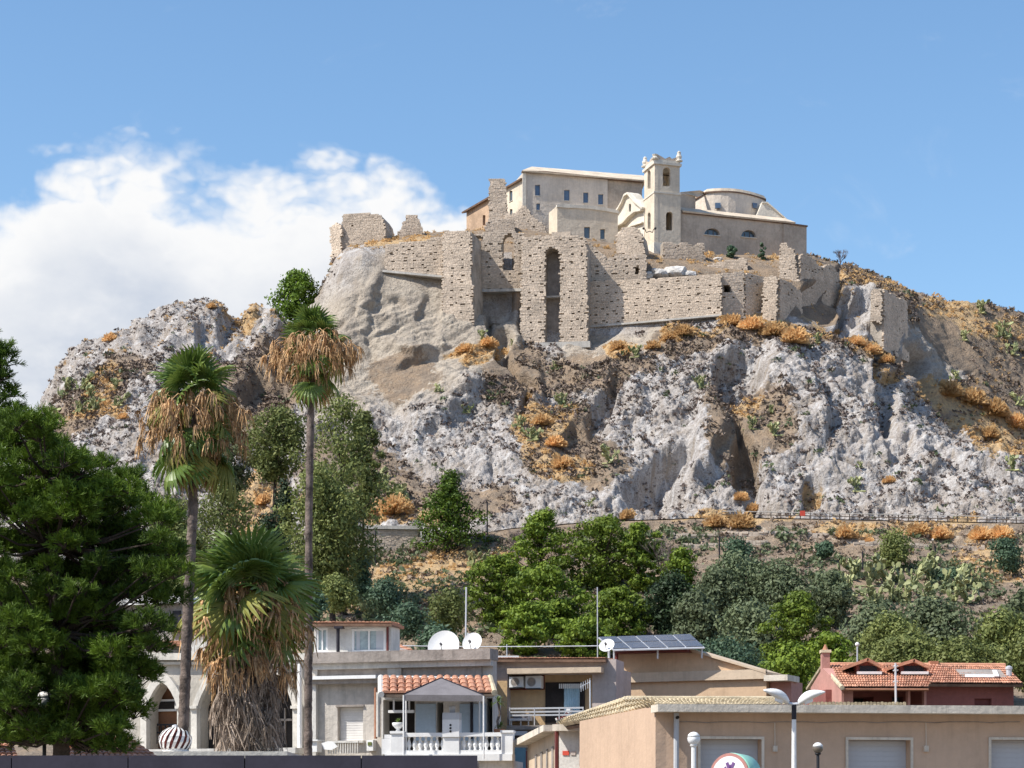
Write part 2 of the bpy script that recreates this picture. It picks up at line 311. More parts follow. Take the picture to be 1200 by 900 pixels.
M = dict(
    stone=mat('rubble_stone', (.63, .52, .41), var=.12, scale=.25, bump=.3, bscale=5, island=.15),
    mortar=mat('old_mortar', (.54, .45, .35), var=.12, scale=.5, bump=.5, bscale=4),
    core=mat('masonry_core', (.46, .40, .33), var=.2, scale=.4, bump=.8, bscale=2.5),
    shadestone=mat('weathered_shade_masonry', (.36, .33, .29), var=.22, scale=.35, bump=.8, bscale=2),
    glassd=mat('dark_pane', (.05,.06,.07), rough=.3, var=.1, bump=0),
    concrete=mat('pale_concrete', (.55, .52, .47), var=.14, scale=.5, bump=.2, streak=.25),
    ccream=mat('castle_cream_plaster', (.70, .60, .47), var=.1, scale=.15, bump=.3, streak=.14),
    cgrey=mat('castle_pale_plaster', (.70, .61, .51), var=.10, scale=.15, bump=.3, streak=.16),
    ctan=mat('castle_tan_stone', (.55, .455, .36), var=.14, scale=.2, bump=.4, streak=.15),
    corange=mat('castle_orange_plaster', (.52, .36, .24), var=.16, scale=.2, bump=.3, streak=.2),
    cwhite=mat('whitewashed_plaster', (.72, .66, .56), var=.1, scale=.25, bump=.3, streak=.15),
    croof=mat('pale_roof_tiles', (.66, .55, .42), var=.14, scale=.4, bump=.6, bscale=3),
    ceave=mat('brown_eave', (.22, .14, .10), var=.2, scale=.6),
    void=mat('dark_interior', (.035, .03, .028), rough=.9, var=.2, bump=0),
    wood=mat('grey_timber', (.16, .12, .09), var=.2, scale=3, bump=.3),
    winblue=mat('blue_window_pane', (.10, .16, .26), rough=.25, var=.15, scale=.8, bump=0, spec=.6),
    glass=mat('window_glass', (.10, .13, .16), rough=.06, var=.15, bump=0, spec=.9),
    iron=mat('dark_iron', (.03, .03, .035), rough=.5, var=.2, bump=0),
    black=mat('black_paint', (.025, .022, .03), rough=.5, var=.2, bump=0),
    canopy=mat('dark_violet_sheet_metal', (.050, .044, .060), rough=.42, var=.12, scale=2, bump=.05),
    white=mat('white_paint', (.80, .79, .77), rough=.55, var=.05, scale=1.5, bump=.1, streak=.06),
    dirtywhite=mat('dirty_white_plaster', (.66, .63, .58), rough=.8, var=.1, scale=1.2, bump=.3, streak=.22),
    gothic=mat('pale_gothic_plaster', (.50, .46, .40), var=.12, scale=.7, bump=.3, streak=.25),
    gwhite=mat('white_arch_moulding', (.66, .62, .55), var=.1, scale=.8, bump=.2, streak=.2),
    terracol=mat('terracotta_plaster', (.30, .15, .085), var=.15, scale=.7, bump=.2),
    grey=mat('grey_beige_render', (.56, .51, .45), var=.12, scale=.6, bump=.35, streak=.3),
    greyd=mat('dark_grey_render', (.36, .315, .28), var=.16, scale=.7, bump=.35, streak=.3),
    yellow=mat('ochre_plaster', (.58, .40, .22), var=.08, scale=.6, bump=.2, streak=.12),
    mauve=mat('mauve_grey_plaster', (.50, .42, .38), var=.1, scale=.6, bump=.2, streak=.18),
    tan=mat('tan_render', (.60, .42, .27), var=.07, scale=.4, bump=.15, streak=.14),
    tanlight=mat('light_tan_band', (.60, .47, .34), var=.07, scale=.5, bump=.15, streak=.14),
    salmon=mat('salmon_render', (.59, .42, .30), var=.06, scale=.5, bump=.15, streak=.10),
    fascia=mat('weathered_fascia_concrete', (.72, .64, .53), var=.10, scale=1.2, bump=.3, streak=.3),
    shutter=mat('grey_white_roller_shutter', (.50, .51, .53), rough=.5, var=.04, scale=1, bump=0),
    slat=mat('shutter_slat', (.76, .73, .69), rough=.6, var=.06, scale=2, bump=0, island=.05),
    tile=mat('terracotta_tiles', (.50, .25, .155), var=.22, scale=1.4, bump=.4, bscale=10, island=.28, col2=(.34, .17, .11)),
    ytile=mat('ochre_roof_tiles', (.60, .50, .34), var=.16, scale=1.5, bump=.4, bscale=10, island=.18),
    tileover=mat('tile_mortar_bed', (.20, .12, .08), var=.2, scale=2),
    redwall=mat('oxblood_plaster', (.27, .10, .085), var=.1, scale=.6, bump=.2, streak=.1),
    pinkwall=mat('pink_plaster', (.52, .27, .22), var=.08, scale=.6, bump=.2, streak=.1),
    darkred=mat('dark_red_paint', (.16, .04, .035), rough=.6, var=.15, bump=0),
    tarp=mat('grey_canvas', (.19, .175, .18), rough=.8, var=.1, scale=2, bump=.2),
    bluedoor=mat('pale_blue_panel', (.36, .45, .54), rough=.5, var=.06, scale=1, bump=0),
    blued=mat('teal_blue_paint', (.16, .30, .38), rough=.5, var=.08, bump=0),
    curtain=mat('blue_curtain', (.42, .58, .66), rough=.8, var=.12, scale=1.5, bump=.2),
    panel=mat('solar_cell_glass', (.06, .07, .10), rough=.22, var=.12, scale=2, bump=0, spec=.7),
    paleglass=mat('pale_reflection_tint_glass', (.36, .45, .47), rough=.15, var=.2, scale=.6, bump=0, spec=.8),  # the panes' reflection is put into this pale base colour
    alu=mat('aluminium', (.66, .66, .67), rough=.4, var=.05, metal=.4, bump=0),
    mint=mat('mint_green_enamel', (.35, .66, .50), rough=.35, var=.06, scale=2, bump=0, spec=.5),
    ringred=mat('faded_red_ring', (.42, .20, .17), rough=.4, var=.1, bump=0),
    violet=mat('violet_print', (.16, .08, .22), rough=.5, var=.1, bump=0),
    globe=mat('milky_globe', (.82, .81, .80), rough=.25, var=.03, bump=0, spec=.5),
    smoked=mat('smoked_globe', (.16, .13, .10), rough=.15, var=.2, scale=5, bump=0, spec=.8),
    bark=mat('palm_bark', (.20, .155, .13), var=.35, scale=3, bump=.8, bscale=9),
    pbark=mat('pine_bark', (.075, .055, .042), var=.3, scale=2, bump=.8, bscale=5),
    twig=mat('dry_twigs', (.16, .125, .12), var=.2, scale=2, bump=0),
    deadbrown=mat('dead_frond_brown', (.56, .37, .185), rough=.8, var=.2, scale=2, bump=.2, island=.45, col2=(.26, .13, .065)),
    deadgrey=mat('dead_frond_grey', (.37, .295, .235), rough=.9, var=.2, scale=2, bump=.2, island=.4),
    orange=leafmat('dry_orange_brush', (.62, .41, .20), (.80, .55, .27), rough=.9, trans=.4, spec=.1),
    tuftdark=mat('dark_cliff_tufts', (.22, .17, .145), rough=.9, var=.2, scale=2, bump=0, island=.5),
    brush=mat('dry_brown_brush', (.27, .205, .155), rough=.9, var=.2, scale=2, bump=0, island=.4),
    boulder=mat('white_limestone', (.60, .57, .53), var=.15, scale=.5, bump=.8, bscale=2),
    asphalt=mat('worn_road', (.24, .20, .165), var=.2, scale=.3, bump=.2),
    grass_ground=mat('town_ground', (.20, .17, .13), var=.2, scale=.05, bump=.2),
    red=mat('bright_red', (.6, .08, .05), rough=.6, var=.05, bump=0),
    clay=mat('terracotta_pot', (.42, .2, .12), var=.1, scale=3),
    frond=leafmat('palm_frond_green', (.10, .17, .03), (.24, .31, .07), rough=.4, trans=.25, spec=.45),
    frondy=leafmat('palm_frond_yellowing', (.34, .30, .07), (.20, .24, .06), rough=.5),
    pine=leafmat('pine_needles_bright', (.07, .12, .016), (.21, .28, .03), trans=.2),
    pinedk=leafmat('pine_needles_deep', (.024, .052, .011), (.165, .26, .024), trans=.22),
    olive=leafmat('grey_green_leaves', (.085, .115, .06), (.17, .20, .10), trans=.2),
    green=leafmat('mid_green_leaves', (.10, .135, .04), (.24, .26, .08), trans=.25),
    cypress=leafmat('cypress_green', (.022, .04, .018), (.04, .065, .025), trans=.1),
    blueg=leafmat('blue_green_leaves', (.06, .11, .07), (.11, .17, .09), trans=.2),
    cactus=leafmat('prickly_pear_pads', (.07, .11, .035), (.56, .54, .27), rough=.5, trans=.0),
)
def wave_bump(m, axis_scale, strength=.5):
    pass

# ------------------------------------------------------------------ hill
ROWS = []
def row(y, pts, n): ROWS.append((y, pts, n))
# (distance Y or Y by bearing), (bearing px, py) and how many strips up to the next row
row(150, [(-600, 925), (1800, 925)], 6)
row(230, [(-600, 885), (1800, 880)], 16)
row(300, [(-600, 850), (0, 825), (400, 790), (700, 795), (1200, 775), (1800, 790)], 60)
row(372, [(-600, 740), (0, 690), (395, 662), (520, 662), (700, 655), (850, 648), (1200, 652), (1800, 670)], 26)
row(384, [(-600, 710), (0, 665), (395, 640), (490, 638), (600, 620), (700, 612), (850, 607), (1200, 614), (1800, 640)], 5)
row(389.5, 'flat', 100)
row(419, [(-600, 720), (0, 640), (40, 600), (92, 520), (150, 495), (300, 492), (400, 505), (500, 495), (700, 490), (850, 482), (940, 480), (1060, 500), (1200, 540), (1300, 575), (1800, 660)], 130)
row([(-600, 434), (300, 439), (600, 441), (850, 438), (940, 439), (1060, 448), (1200, 457), (1800, 465)],
    [(-600, 705), (0, 618), (40, 532), (92, 462), (150, 445), (215, 428), (300, 428), (360, 420), (378, 414), (388, 410), (398, 404), (452, 400), (518, 394), (556, 392), (612, 414), (690, 414), (730, 400), (760, 396), (842, 384), (910, 388), (940, 396), (985, 404), (1030, 420), (1060, 457), (1110, 513), (1200, 543), (1350, 582), (1800, 655)], 60)
row([(-600, 440), (300, 446), (380, 450), (600, 449), (700, 449), (850, 445), (940, 446), (1060, 458), (1200, 470), (1800, 480)],
    [(-600, 700), (0, 610), (40, 505), (92, 440), (150, 425), (215, 410), (300, 408), (360, 395), (378, 370), (388, 345), (398, 312), (425, 298), (452, 318), (518, 328), (540, 345), (556, 366), (606, 372), (612, 400), (692, 402), (705, 400), (730, 388), (760, 385), (842, 372), (910, 377), (940, 384), (985, 392), (1030, 402), (1060, 440), (1110, 497), (1200, 530), (1350, 570), (1800, 650)], 22)
row([(-600, 450), (300, 456), (600, 457), (850, 456), (940, 458), (1060, 470), (1200, 484), (1800, 494)],
    [(-600, 695), (0, 602), (40, 494), (92, 424), (150, 408), (215, 385), (300, 382), (360, 375), (378, 345), (392, 305), (405, 290), (450, 284), (520, 280), (556, 300), (606, 300), (612, 285), (690, 292), (750, 302), (840, 320), (870, 320), (910, 320), (940, 318), (975, 340), (985, 336), (1030, 340), (1060, 372), (1110, 440), (1200, 484), (1300, 520), (1800, 630)], 46)
row([(-600, 462), (300, 470), (600, 471), (850, 471), (940, 474), (1060, 486), (1200, 500), (1800, 510)],
    [(-600, 690), (-60, 640), (0, 592), (20, 548), (40, 486), (55, 455), (70, 431), (92, 406), (130, 400), (160, 386), (190, 370), (215, 357), (250, 358), (285, 357), (310, 363), (330, 367), (352, 364), (372, 352), (384, 330), (395, 300), (450, 277), (520, 271), (600, 266), (720, 285), (780, 297), (930, 299), (985, 316), (1030, 332), (1060, 350), (1110, 400), (1200, 438), (1300, 475), (1800, 600)], 46)
row([(-600, 480), (600, 500), (940, 503), (1800, 530)],
    [(-600, 720), (0, 640), (92, 440), (215, 380), (330, 385), (395, 330), (520, 300), (720, 320), (900, 325), (935, 300), (985, 309), (1030, 326), (1060, 337), (1110, 349), (1160, 351), (1200, 362), (1300, 390), (1500, 440), (1800, 560)], 12)
row(545, 'drop', 6)
row(900, 'ground', 1)
PX = np.concatenate([np.linspace(-600, -20, 50)[:-1], np.linspace(-20, 1220, 860), np.linspace(1220, 1800, 50)[1:]])
nx = len(PX)
kY, kZ = [], []
for y, pts, n in ROWS:
    Yr = np.full(nx, float(y)) if not isinstance(y, list) else np.interp(PX, [p[0] for p in y], [p[1] for p in y])
    if pts == 'flat': Zr = kZ[-1] + 0.0
    elif pts == 'drop': Zr = kZ[-1] - 12.0
    elif pts == 'ground': Zr = np.full(nx, -2.0)
    else: Zr = CZ + (HY - np.interp(PX, [p[0] for p in pts], [p[1] for p in pts])) / FPX * Yr
    kY.append(Yr); kZ.append(Zr)
GY, GZ, GR = [], [], []
for i in range(len(ROWS) - 1):
    n = ROWS[i][2]
    for j in range(n):
        t = j / n; GY.append(kY[i] * (1 - t) + kY[i + 1] * t); GZ.append(kZ[i] * (1 - t) + kZ[i + 1] * t); GR.append(i + t)
GY.append(kY[-1]); GZ.append(kZ[-1]); GR.append(float(len(ROWS) - 1))
GY = np.array(GY); GZ = np.array(GZ); GR = np.array(GR); nr = len(GR)
# soften the knicks of the profile and of the outline a little
def blur(A, ax, k):
    B = A.copy()
    for _ in range(k):
        if ax == 0: B[1:-1] = (B[:-2] + 2 * B[1:-1] + B[2:]) / 4
        else: B[:, 1:-1] = (B[:, :-2] + 2 * B[:, 1:-1] + B[:, 2:]) / 4
    return B
GZ = blur(GZ, 1, 3)
keep = ((GR > 3.7) & (GR < 5.3))[:, None]
GZ = np.where(keep, GZ, blur(GZ, 0, 10)); 
GX = (PX[None, :] - HX) / FPX * GY
PYG = HY - (GZ - CZ) / GY * FPX
PXG = np.broadcast_to(PX[None, :], GX.shape); RG = np.broadcast_to(GR[:, None], GX.shape)
P3 = np.stack([GX, GY, GZ], -1)
du = np.gradient(P3, axis=1); dv = np.gradient(P3, axis=0); nrm = np.cross(du, dv); nrm /= np.linalg.norm(nrm, axis=2)[..., None] + 1e-9
Pf = P3.reshape(-1, 3)
px, py, rr = PXG.ravel(), PYG.ravel(), RG.ravel()
wq = np.stack([px, py, rr * 0], 1)
wx = px + 22 * fbm(wq, 60, 3); wy = py + 16 * fbm(wq + 91, 60, 3)
def ell(cx, cy, rx, ry, ang=0, soft=.5):
    c, s = math.cos(R(ang)), math.sin(R(ang)); dx, dy = wx - cx, wy - cy
    q = np.hypot((dx * c + dy * s) / rx, (-dx * s + dy * c) / ry); return 1 - sm(q, 1 - soft, 1 + soft)
def many(l):
    r = 0
    for e in l: r = np.maximum(r, ell(*e))
    return r
cliff = sm(rr, 4.9, 5.2)
lowslope = 1 - sm(rr, 4.85, 5.0)
line_y = np.interp(wx, [380, 1000, 1045, 1060, 1110, 1200, 1800], [-999, -999, 420, 440, 495, 530, 700])  # below this on the right it is white rock
rightslope = sm(wx, 1000, 1030) * (1 - sm(wy, line_y - 12, line_y + 10))
topland = np.maximum.reduce([sm(rr, 9.1, 9.6) * (wx > 330), sm(rr, 8.05, 8.3) * (px > 600) * (px < 990), sm(rr, 9.05, 9.2) * (px > 395) * (px <= 600)])
bare = many([(1095, 410, 42, 42, 35, .2), (1010, 360, 30, 35, 0, .3), (960, 345, 30, 42, 0, .3), (1040, 385, 22, 48, 0, .3)])
band = sm(rr, 3.05, 3.3) * (rr < 3.97) * sm(px, 730, 780)
soil = np.maximum.reduce([lowslope * (1 - .35 * band), rightslope * (1 - bare), topland,
    many([(125, 455, 60, 26, -25), (90, 490, 40, 20, -20), (420, 560, 80, 40, 10), (650, 505, 45, 40, 30), (700, 540, 40, 25, 0), (690, 430, 70, 22, -5), (870, 500, 45, 55, 50), (280, 470, 60, 45, 30),
          (330, 430, 40, 50, 20), (470, 440, 50, 35, 0), (800, 400, 60, 18, -10), (905, 395, 60, 12, 8), (1000, 405, 60, 12, 25), (520, 590, 90, 25, 0), (600, 440, 30, 40, 40)])])
tanw = many([(470, 390, 105, 95, 0, .25), (560, 400, 55, 45, 0, .3), (400, 450, 40, 60, 0, .4), (720, 400, 60, 16, -10, .3)]) * sm(rr, 5.3, 5.6) * (rr < 9.6)
tanw = np.maximum(tanw, band); tanw = np.maximum(tanw, ell(1095, 405, 44, 44, 35, .2) * .75)
dry = many([(120, 455, 35, 20, -30), (110, 485, 45, 10, -10), (135, 398, 14, 6), (280, 357, 30, 6), (560, 408, 32, 12, -10), (640, 500, 28, 34, 40), (660, 545, 30, 14), (725, 405, 16, 14), (800, 392, 40, 9, -14),
            (880, 382, 45, 8, 6), (935, 398, 28, 8, 10), (1000, 405, 60, 8, 30), (1120, 465, 60, 22, 25), (1165, 510, 45, 26, 25), (470, 605, 60, 12), (400, 590, 50, 16), (860, 608, 60, 8), (1000, 622, 40, 6), (1100, 624, 60, 8),
            (1170, 665, 60, 30), (450, 690, 90, 30), (540, 660, 60, 14), (300, 600, 40, 40), (880, 480, 20, 16), (950, 565, 20, 12), (1040, 335, 90, 7, 18), (470, 280, 40, 6), (870, 300, 60, 6), (1150, 375, 60, 16, 20)])
shade_rock = many([(275, 400, 60, 26, 20), (330, 460, 40, 50, 0), (1010, 340, 60, 40, 0), (610, 440, 18, 50, -25)])
rockamp = np.clip(1.05 - soil * .75, .2, 1.05) * (1 - .5 * np.clip(tanw, 0, 1))
nearcastle = sm(rr, 7.4, 7.9) * (1 - sm(rr, 10.0, 10.6)) * sm(px, 370, 395) * (1 - sm(px, 985, 1030))
rockamp = rockamp * (1 - .85 * nearcastle) * np.where(rr < 3, .4, 1)
road = sm(rr, 3.9, 4.0) * (1 - sm(rr, 5.0, 5.06)); rockamp = rockamp * (1 - .97 * road)
Pn = Pf * np.array([1, 1, .8])
Pw = Pn + 1.6 * np.stack([perlin(Pn / 6), perlin(Pn / 6 + 50), perlin(Pn / 6 + 90)], 1)
rough_ = np.clip(.5 + 1.0 * perlin(Pn / 17 + 61), .12, 1.0) * (1 - .45 * np.clip(tanw, 0, 1))
strat = perlin(np.stack([Pn[:, 0] * .10 + Pn[:, 2] * .12, Pn[:, 1] * .12, Pn[:, 2] * 1.1 - Pn[:, 0] * .45], 1) * .9)
D = 2.2 * fbm(Pn, 26, 2) + 1.5 * ridge(Pw * np.array([1, 1, .4]), 10) - 1.25 * ridge(Pw * np.array([1.1, 1.1, .5]) + 40, 5.2) + (.55 * ridge(Pw + 80, 2.9) - .42 * ridge(Pw + 60, 1.7) + .26 * ridge(Pn + 120, .95)) * rough_ + .30 * ridge(Pn + 150, .62) + .25 * perlin(Pn / .5) + (.32 + .7 * np.clip(tanw, 0, 1)) * strat + .9 * np.maximum(0, perlin(np.stack([Pn[:, 0] + .7 * Pn[:, 2], Pn[:, 1], Pn[:, 2] * .25], 1) / 5 + 9) - .1) * -1
D *= rockamp
rubble = np.clip(perlin(Pn / 3.1 + 33) * 2 + .3, 0, 1) * np.maximum(0, perlin(Pn / .9 + 77)) * 1.1 * rockamp * .7  # loose lumps
D += rubble
# hollows and clefts seen in the cliff: (px, py, rx, ry, angle, depth in metres)
for cx, cy, rx, ry, ang, dep in [(860, 445, 24, 26, 20, 6), (775, 562, 30, 34, 25, 6), (885, 560, 14, 55, -18, 6.5), (596, 425, 7, 60, -24, 4), (945, 575, 18, 26, 30, 3.5), (1035, 440, 12, 40, 0, 3), (1078, 430, 16, 34, -35, 5),
                                 (582, 358, 24, 18, 0, 3), (960, 350, 16, 22, 0, 3), (1000, 365, 14, 26, 20, 3), (275, 385, 22, 34, 10, 4), (312, 455, 24, 22, 0, 5), (240, 400, 12, 30, 20, 3), (480, 400, 40, 9, 10, -1.5),
                                 (420, 380, 14, 60, 15, -1.0), (440, 350, 30, 10, 10, 1.2), (500, 420, 36, 10, -20, 1.4), (410, 410, 24, 12, 0, 1.4), (505, 350, 10, 22, 0, 1.0), (330, 400, 12, 40, 0, 4), (700, 480, 14, 60, 30, 3), (1040, 500, 10, 40, -20, 3), (820, 520, 20, 50, 20, -3), (930, 470, 30, 60, -20, -3), (640, 440, 20, 30, 0, 2),
                                 (520, 470, 60, 20, -35, -2), (985, 350, 8, 40, 0, 4)]:
    D -= dep * ell(cx, cy, rx, ry, ang, .35) * (1 - .9 * road) * sm(rr, 5.05, 5.3)
Pd = Pf + nrm.reshape(-1, 3) * D[:, None]
Pd[:, 2] = np.where(rr >= len(ROWS) - 2.5, np.minimum(Pd[:, 2], Pf[:, 2] + 1), Pd[:, 2])
idx = np.arange(nr * nx).reshape(nr, nx)
Fq = np.stack([idx[:-1, :-1], idx[:-1, 1:], idx[1:, 1:], idx[1:, :-1]], -1).reshape(-1, 4)
# --- hill material: limestone, tan earth, brown soil and dry grass by zone
hm = bpy.data.materials.new('hillside'); hm.use_nodes = True; t = hm.node_tree; b = t.nodes['Principled BSDF']
b.inputs['Roughness'].default_value = .95; b.inputs['Specular IOR Level'].default_value = .15
tcn = N(t, 'ShaderNodeTexCoord'); co = tcn.outputs['Object']
at = N(t, 'ShaderNodeAttribute', attribute_name='zone'); sp = N(t, 'ShaderNodeSeparateColor'); L(t, at.outputs['Color'], sp.inputs[0])
def noi(s, dt=6.0, r=.6, dist=0.0): n = N(t, 'ShaderNodeTexNoise', i_Scale=s, i_Detail=dt, i_Roughness=r, i_Distortion=dist); L(t, co, n.inputs[0]); return n.outputs[0]
def mixc(f, a, b_):
    n = N(t, 'ShaderNodeMix', data_type='RGBA')
    if isinstance(f, float): n.inputs[0].default_value = f
    else: L(t, f, n.inputs[0])
    for i, c in ((6, a), (7, b_)):
        if isinstance(c, tuple): n.inputs[i].default_value = (*c, 1)
        else: L(t, c, n.inputs[i])
    return n.outputs[2]
nb, nm, nf, nff = noi(.06), noi(.28), noi(1.1, 5, .65), noi(3.2, 4, .6)
rock = mixc(mapr(t, nm, .35, .68), (.475, .445, .42), (.36, .33, .31))
rock = mixc(mapr(t, nb, .45, .65), rock, (.37, .33, .295))
rock = mixc(mathn(t, 'MULTIPLY', mapr(t, nf, .50, .62), .6), rock, (.22, .19, .165))
rock = mixc(mathn(t, 'MULTIPLY', mapr(t, nff, .50, .61), .6), rock, (.17, .145, .13))
stn = N(t, 'ShaderNodeMapping'); L(t, co, stn.inputs[0]); stn.inputs['Scale'].default_value = (.5, .5, .07)
sn = N(t, 'ShaderNodeTexNoise', i_Scale=1.2, i_Detail=6.0, i_Roughness=.65); L(t, stn.outputs[0], sn.inputs[0])
rock = mixc(mathn(t, 'MULTIPLY', mapr(t, sn.outputs[0], .52, .66), .5), rock, (.30, .25, .20))
rock = mixc(mathn(t, 'MULTIPLY', mapr(t, sn.outputs[0], .46, .36), .45), rock, (.55, .53, .51))
tanc = mixc(mapr(t, nm, .35, .68), (.44, .38, .305), (.34, .29, .235)); stn = N(t, 'ShaderNodeMapping'); L(t, co, stn.inputs[0]); stn.inputs['Scale'].default_value = (.5, .5, .07)
sn = N(t, 'ShaderNodeTexNoise', i_Scale=1.2, i_Detail=6.0, i_Roughness=.65); L(t, stn.outputs[0], sn.inputs[0])
rock = mixc(mathn(t, 'MULTIPLY', mapr(t, sn.outputs[0], .52, .66), .5), rock, (.30, .25, .20))
rock = mixc(mathn(t, 'MULTIPLY', mapr(t, sn.outputs[0], .46, .36), .45), rock, (.55, .53, .51))
tanc = mixc(mathn(t, 'MULTIPLY', mapr(t, nf, .5, .62), .55), tanc, (.25, .21, .17)); tanc = mixc(mathn(t, 'MULTIPLY', mapr(t, nff, .54, .64), .4), tanc, (.17, .14, .115))
soilc = mixc(mapr(t, nm, .38, .64), (.30, .22, .15), (.21, .165, .125)); soilc = mixc(mathn(t, 'MULTIPLY', mapr(t, nff, .5, .68), .6), soilc, (.12, .095, .075))
soilc = mixc(mathn(t, 'MULTIPLY', mapr(t, nf, .52, .66), .5), soilc, (.36, .30, .23))
dryc = mixc(mapr(t, nf, .35, .65), (.52, .36, .19), (.33, .235, .14))
def brk(ch, s=.5): return mapr(t, mathn(t, 'ADD', sp.outputs[ch], mathn(t, 'MULTIPLY', mathn(t, 'SUBTRACT', mathn(t, 'ADD', mathn(t, 'MULTIPLY', nf, .6), mathn(t, 'MULTIPLY', nm, .4)), .5), 2.2)), .38, .62)
c = mixc(sp.outputs[2], rock, tanc); c = mixc(brk(0), c, soilc); c = mixc(brk(1), c, dryc)
L(t, c, b.inputs['Base Color'])
bh = mathn(t, 'ADD', mathn(t, 'MULTIPLY', nf, .35), mathn(t, 'MULTIPLY', nff, .16))
bn = N(t, 'ShaderNodeBump', i_Strength=1.0, i_Distance=1.4); L(t, bh, bn.inputs['Height']); L(t, bn.outputs[0], b.inputs['Normal'])
hill = fast('hill', Pd, Fq, hm, kind='structure')
ca = hill.data.color_attributes.new('zone', 'FLOAT_COLOR', 'POINT')
ca.data.foreach_set('color', np.stack([soil, dry, np.clip(tanw, 0, 1), np.ones_like(soil)], 1).astype(np.float32).ravel())
HB = BVHTree.FromPolygons([Vector(v) for v in Pd[::1]], Fq.tolist())
CAMP = Vector((0, 0, CZ))
def hit(px_, py_):
    """the point of the hill seen at that bearing"""
    r = HB.ray_cast(CAMP, (W(px_, py_, 1) - CAMP).normalized()); return r[0]
def ground(x, y):
    r = HB.ray_cast(Vector((x, y, 400)), Vector((0, 0, -1))); return max(0.0, r[0].z) if r[0] else 0.0
# ground sheet and road
gp = MB().add([(-6000, -3000, 0), (6000, -3000, 0), (6000, 12000, 0), (-6000, 12000, 0)], [(0, 1, 2, 3)]).build('ground', M['grass_ground'], kind='structure')
rm = MB(); k0 = int(np.argmin(np.abs(GR - 4.04))); k1 = int(np.argmin(np.abs(GR - 4.9)))
ia = np.arange(0, nx, 4); vs = []; 
for i in ia:
    a = P3[k0, i]; bb = P3[k1, i]; zz = max(a[2], bb[2]) + .18
    vs += [(a[0], a[1], zz), (bb[0], bb[1], zz)]
rm.add(vs, [(2 * i, 2 * i + 2, 2 * i + 3, 2 * i + 1) for i in range(len(ia) - 1)]).build('road', M['asphalt'], kind='structure')
# ------------------------------------------------------------------ ruined masonry
def inside(p, loop):
    x, y = p; c = False; n = len(loop)
    for i in range(n):
        x1, y1 = loop[i]; x2, y2 = loop[(i + 1) % n]
        if (y1 > y) != (y2 > y) and x < (x2 - x1) * (y - y1) / (y2 - y1) + x1: c = not c
    return c
def stonework(root, fr, loop, holes, seed, putlog=True, course=.29, wid=.50, depth=.45):
    rg = random.Random(seed); L_ = [fr.sz(*p) for p in loop]; H_ = [[fr.sz(*p) for p in h] for h in holes]
    s0 = min(p[0] for p in L_); s1 = max(p[0] for p in L_); z0 = min(p[1] for p in L_); z1 = max(p[1] for p in L_)
    st, mo = MB(), MB(); z = z0; r = 0
    while z < z1:
        h = course * rg.uniform(.75, 1.3); s = s0 - rg.uniform(0, wid)
        while s < s1:
            w = wid * rg.uniform(.55, 1.5); c = (s + w / 2, z + h / 2)
            if inside(c, L_) and not any(inside(c, q) for q in H_) and rg.random() > .012:
                hole = putlog and (r % 5 == 2) and (int(s / 2.1) != int((s + w) / 2.1)) and rg.random() < .8
                if not hole:
                    g = .03; a, b_ = s + g, s + w - g; lo, hi = z + g * .8, z + h - g * .8; d1 = depth + rg.uniform(-.02, .06)
                    j = lambda: rg.uniform(-.02, .02)
                    q = [fr.P(a + j(), lo + j(), d1), fr.P(b_ + j(), lo + j(), d1 + j()), fr.P(b_ + j(), hi + j(), d1 + j()), fr.P(a + j(), hi + j(), d1)]
                    bk = [fr.P(a, lo, 0), fr.P(b_, lo, 0), fr.P(b_, hi, 0), fr.P(a, hi, 0)]
                    st.add(q + bk, [(0, 1, 2, 3), (4, 5, 1, 0), (5, 6, 2, 1), (6, 7, 3, 2), (7, 4, 0, 3)])
                    mo.add([fr.P(s, z, depth - .035), fr.P(s + w, z, depth - .035), fr.P(s + w, z + h, depth - .035), fr.P(s, z + h, depth - .035)], [(0, 1, 2, 3)])
            s += w
        z += h; r += 1
    if st.f: st.build('stonework', M['stone'], root, kind='stuff'); mo.build('mortar', M['mortar'], root, kind='stuff')
def ruin(name, label, a, b, loop, thick=3, holes=(), seed=1, putlog=True, cat='ruin', group=None, core='core'):
    fr = Fr(a, b)
    base = fr.pt((loop[0][0] + loop[len(loop) // 2][0]) / 2, max(p[1] for p in loop), -thick / 2)
    t = thing(name, label, cat, base, group)
    MB().prism(fr, loop, -thick, 0, holes).build('wall_core', M[core], t)
    stonework(t, fr, loop, holes, seed, putlog)
    return t, fr
def rag(pts, amp=1.6, seed=0, only=None):
    """an upper edge with broken masonry steps"""
    rg = random.Random(seed); out = []
    for i in range(len(pts) - 1):
        (x0, y0), (x1, y1) = pts[i], pts[i + 1]; n = max(1, int(math.hypot(x1 - x0, y1 - y0) / 5)); out.append((x0, y0))
        for k in range(1, n): out.append((x0 + (x1 - x0) * k / n + rg.uniform(-1, 1), y0 + (y1 - y0) * k / n + rg.uniform(-amp, amp)))
    out.append(pts[-1]); return out
ruin('ruined_tower', 'squat broken stone tower at the far left end of the castle ruins, beside the clouds', (400, 462), (452, 460),
     [(400, 300), (452, 300), (452, 268)] + rag([(450, 258), (446, 252), (425, 250), (402, 252)], 1, 3), 7, seed=11, putlog=False, cat='tower')
ruin('wall_fragment', 'thin upright sliver of wall clinging to the left flank of the squat tower', (388, 463), (402, 461),
     [(390, 324), (401, 312), (402, 268)] + rag([(400, 263), (394, 262), (389, 266), (389, 296)], 1, 4), 3, seed=12, putlog=False)
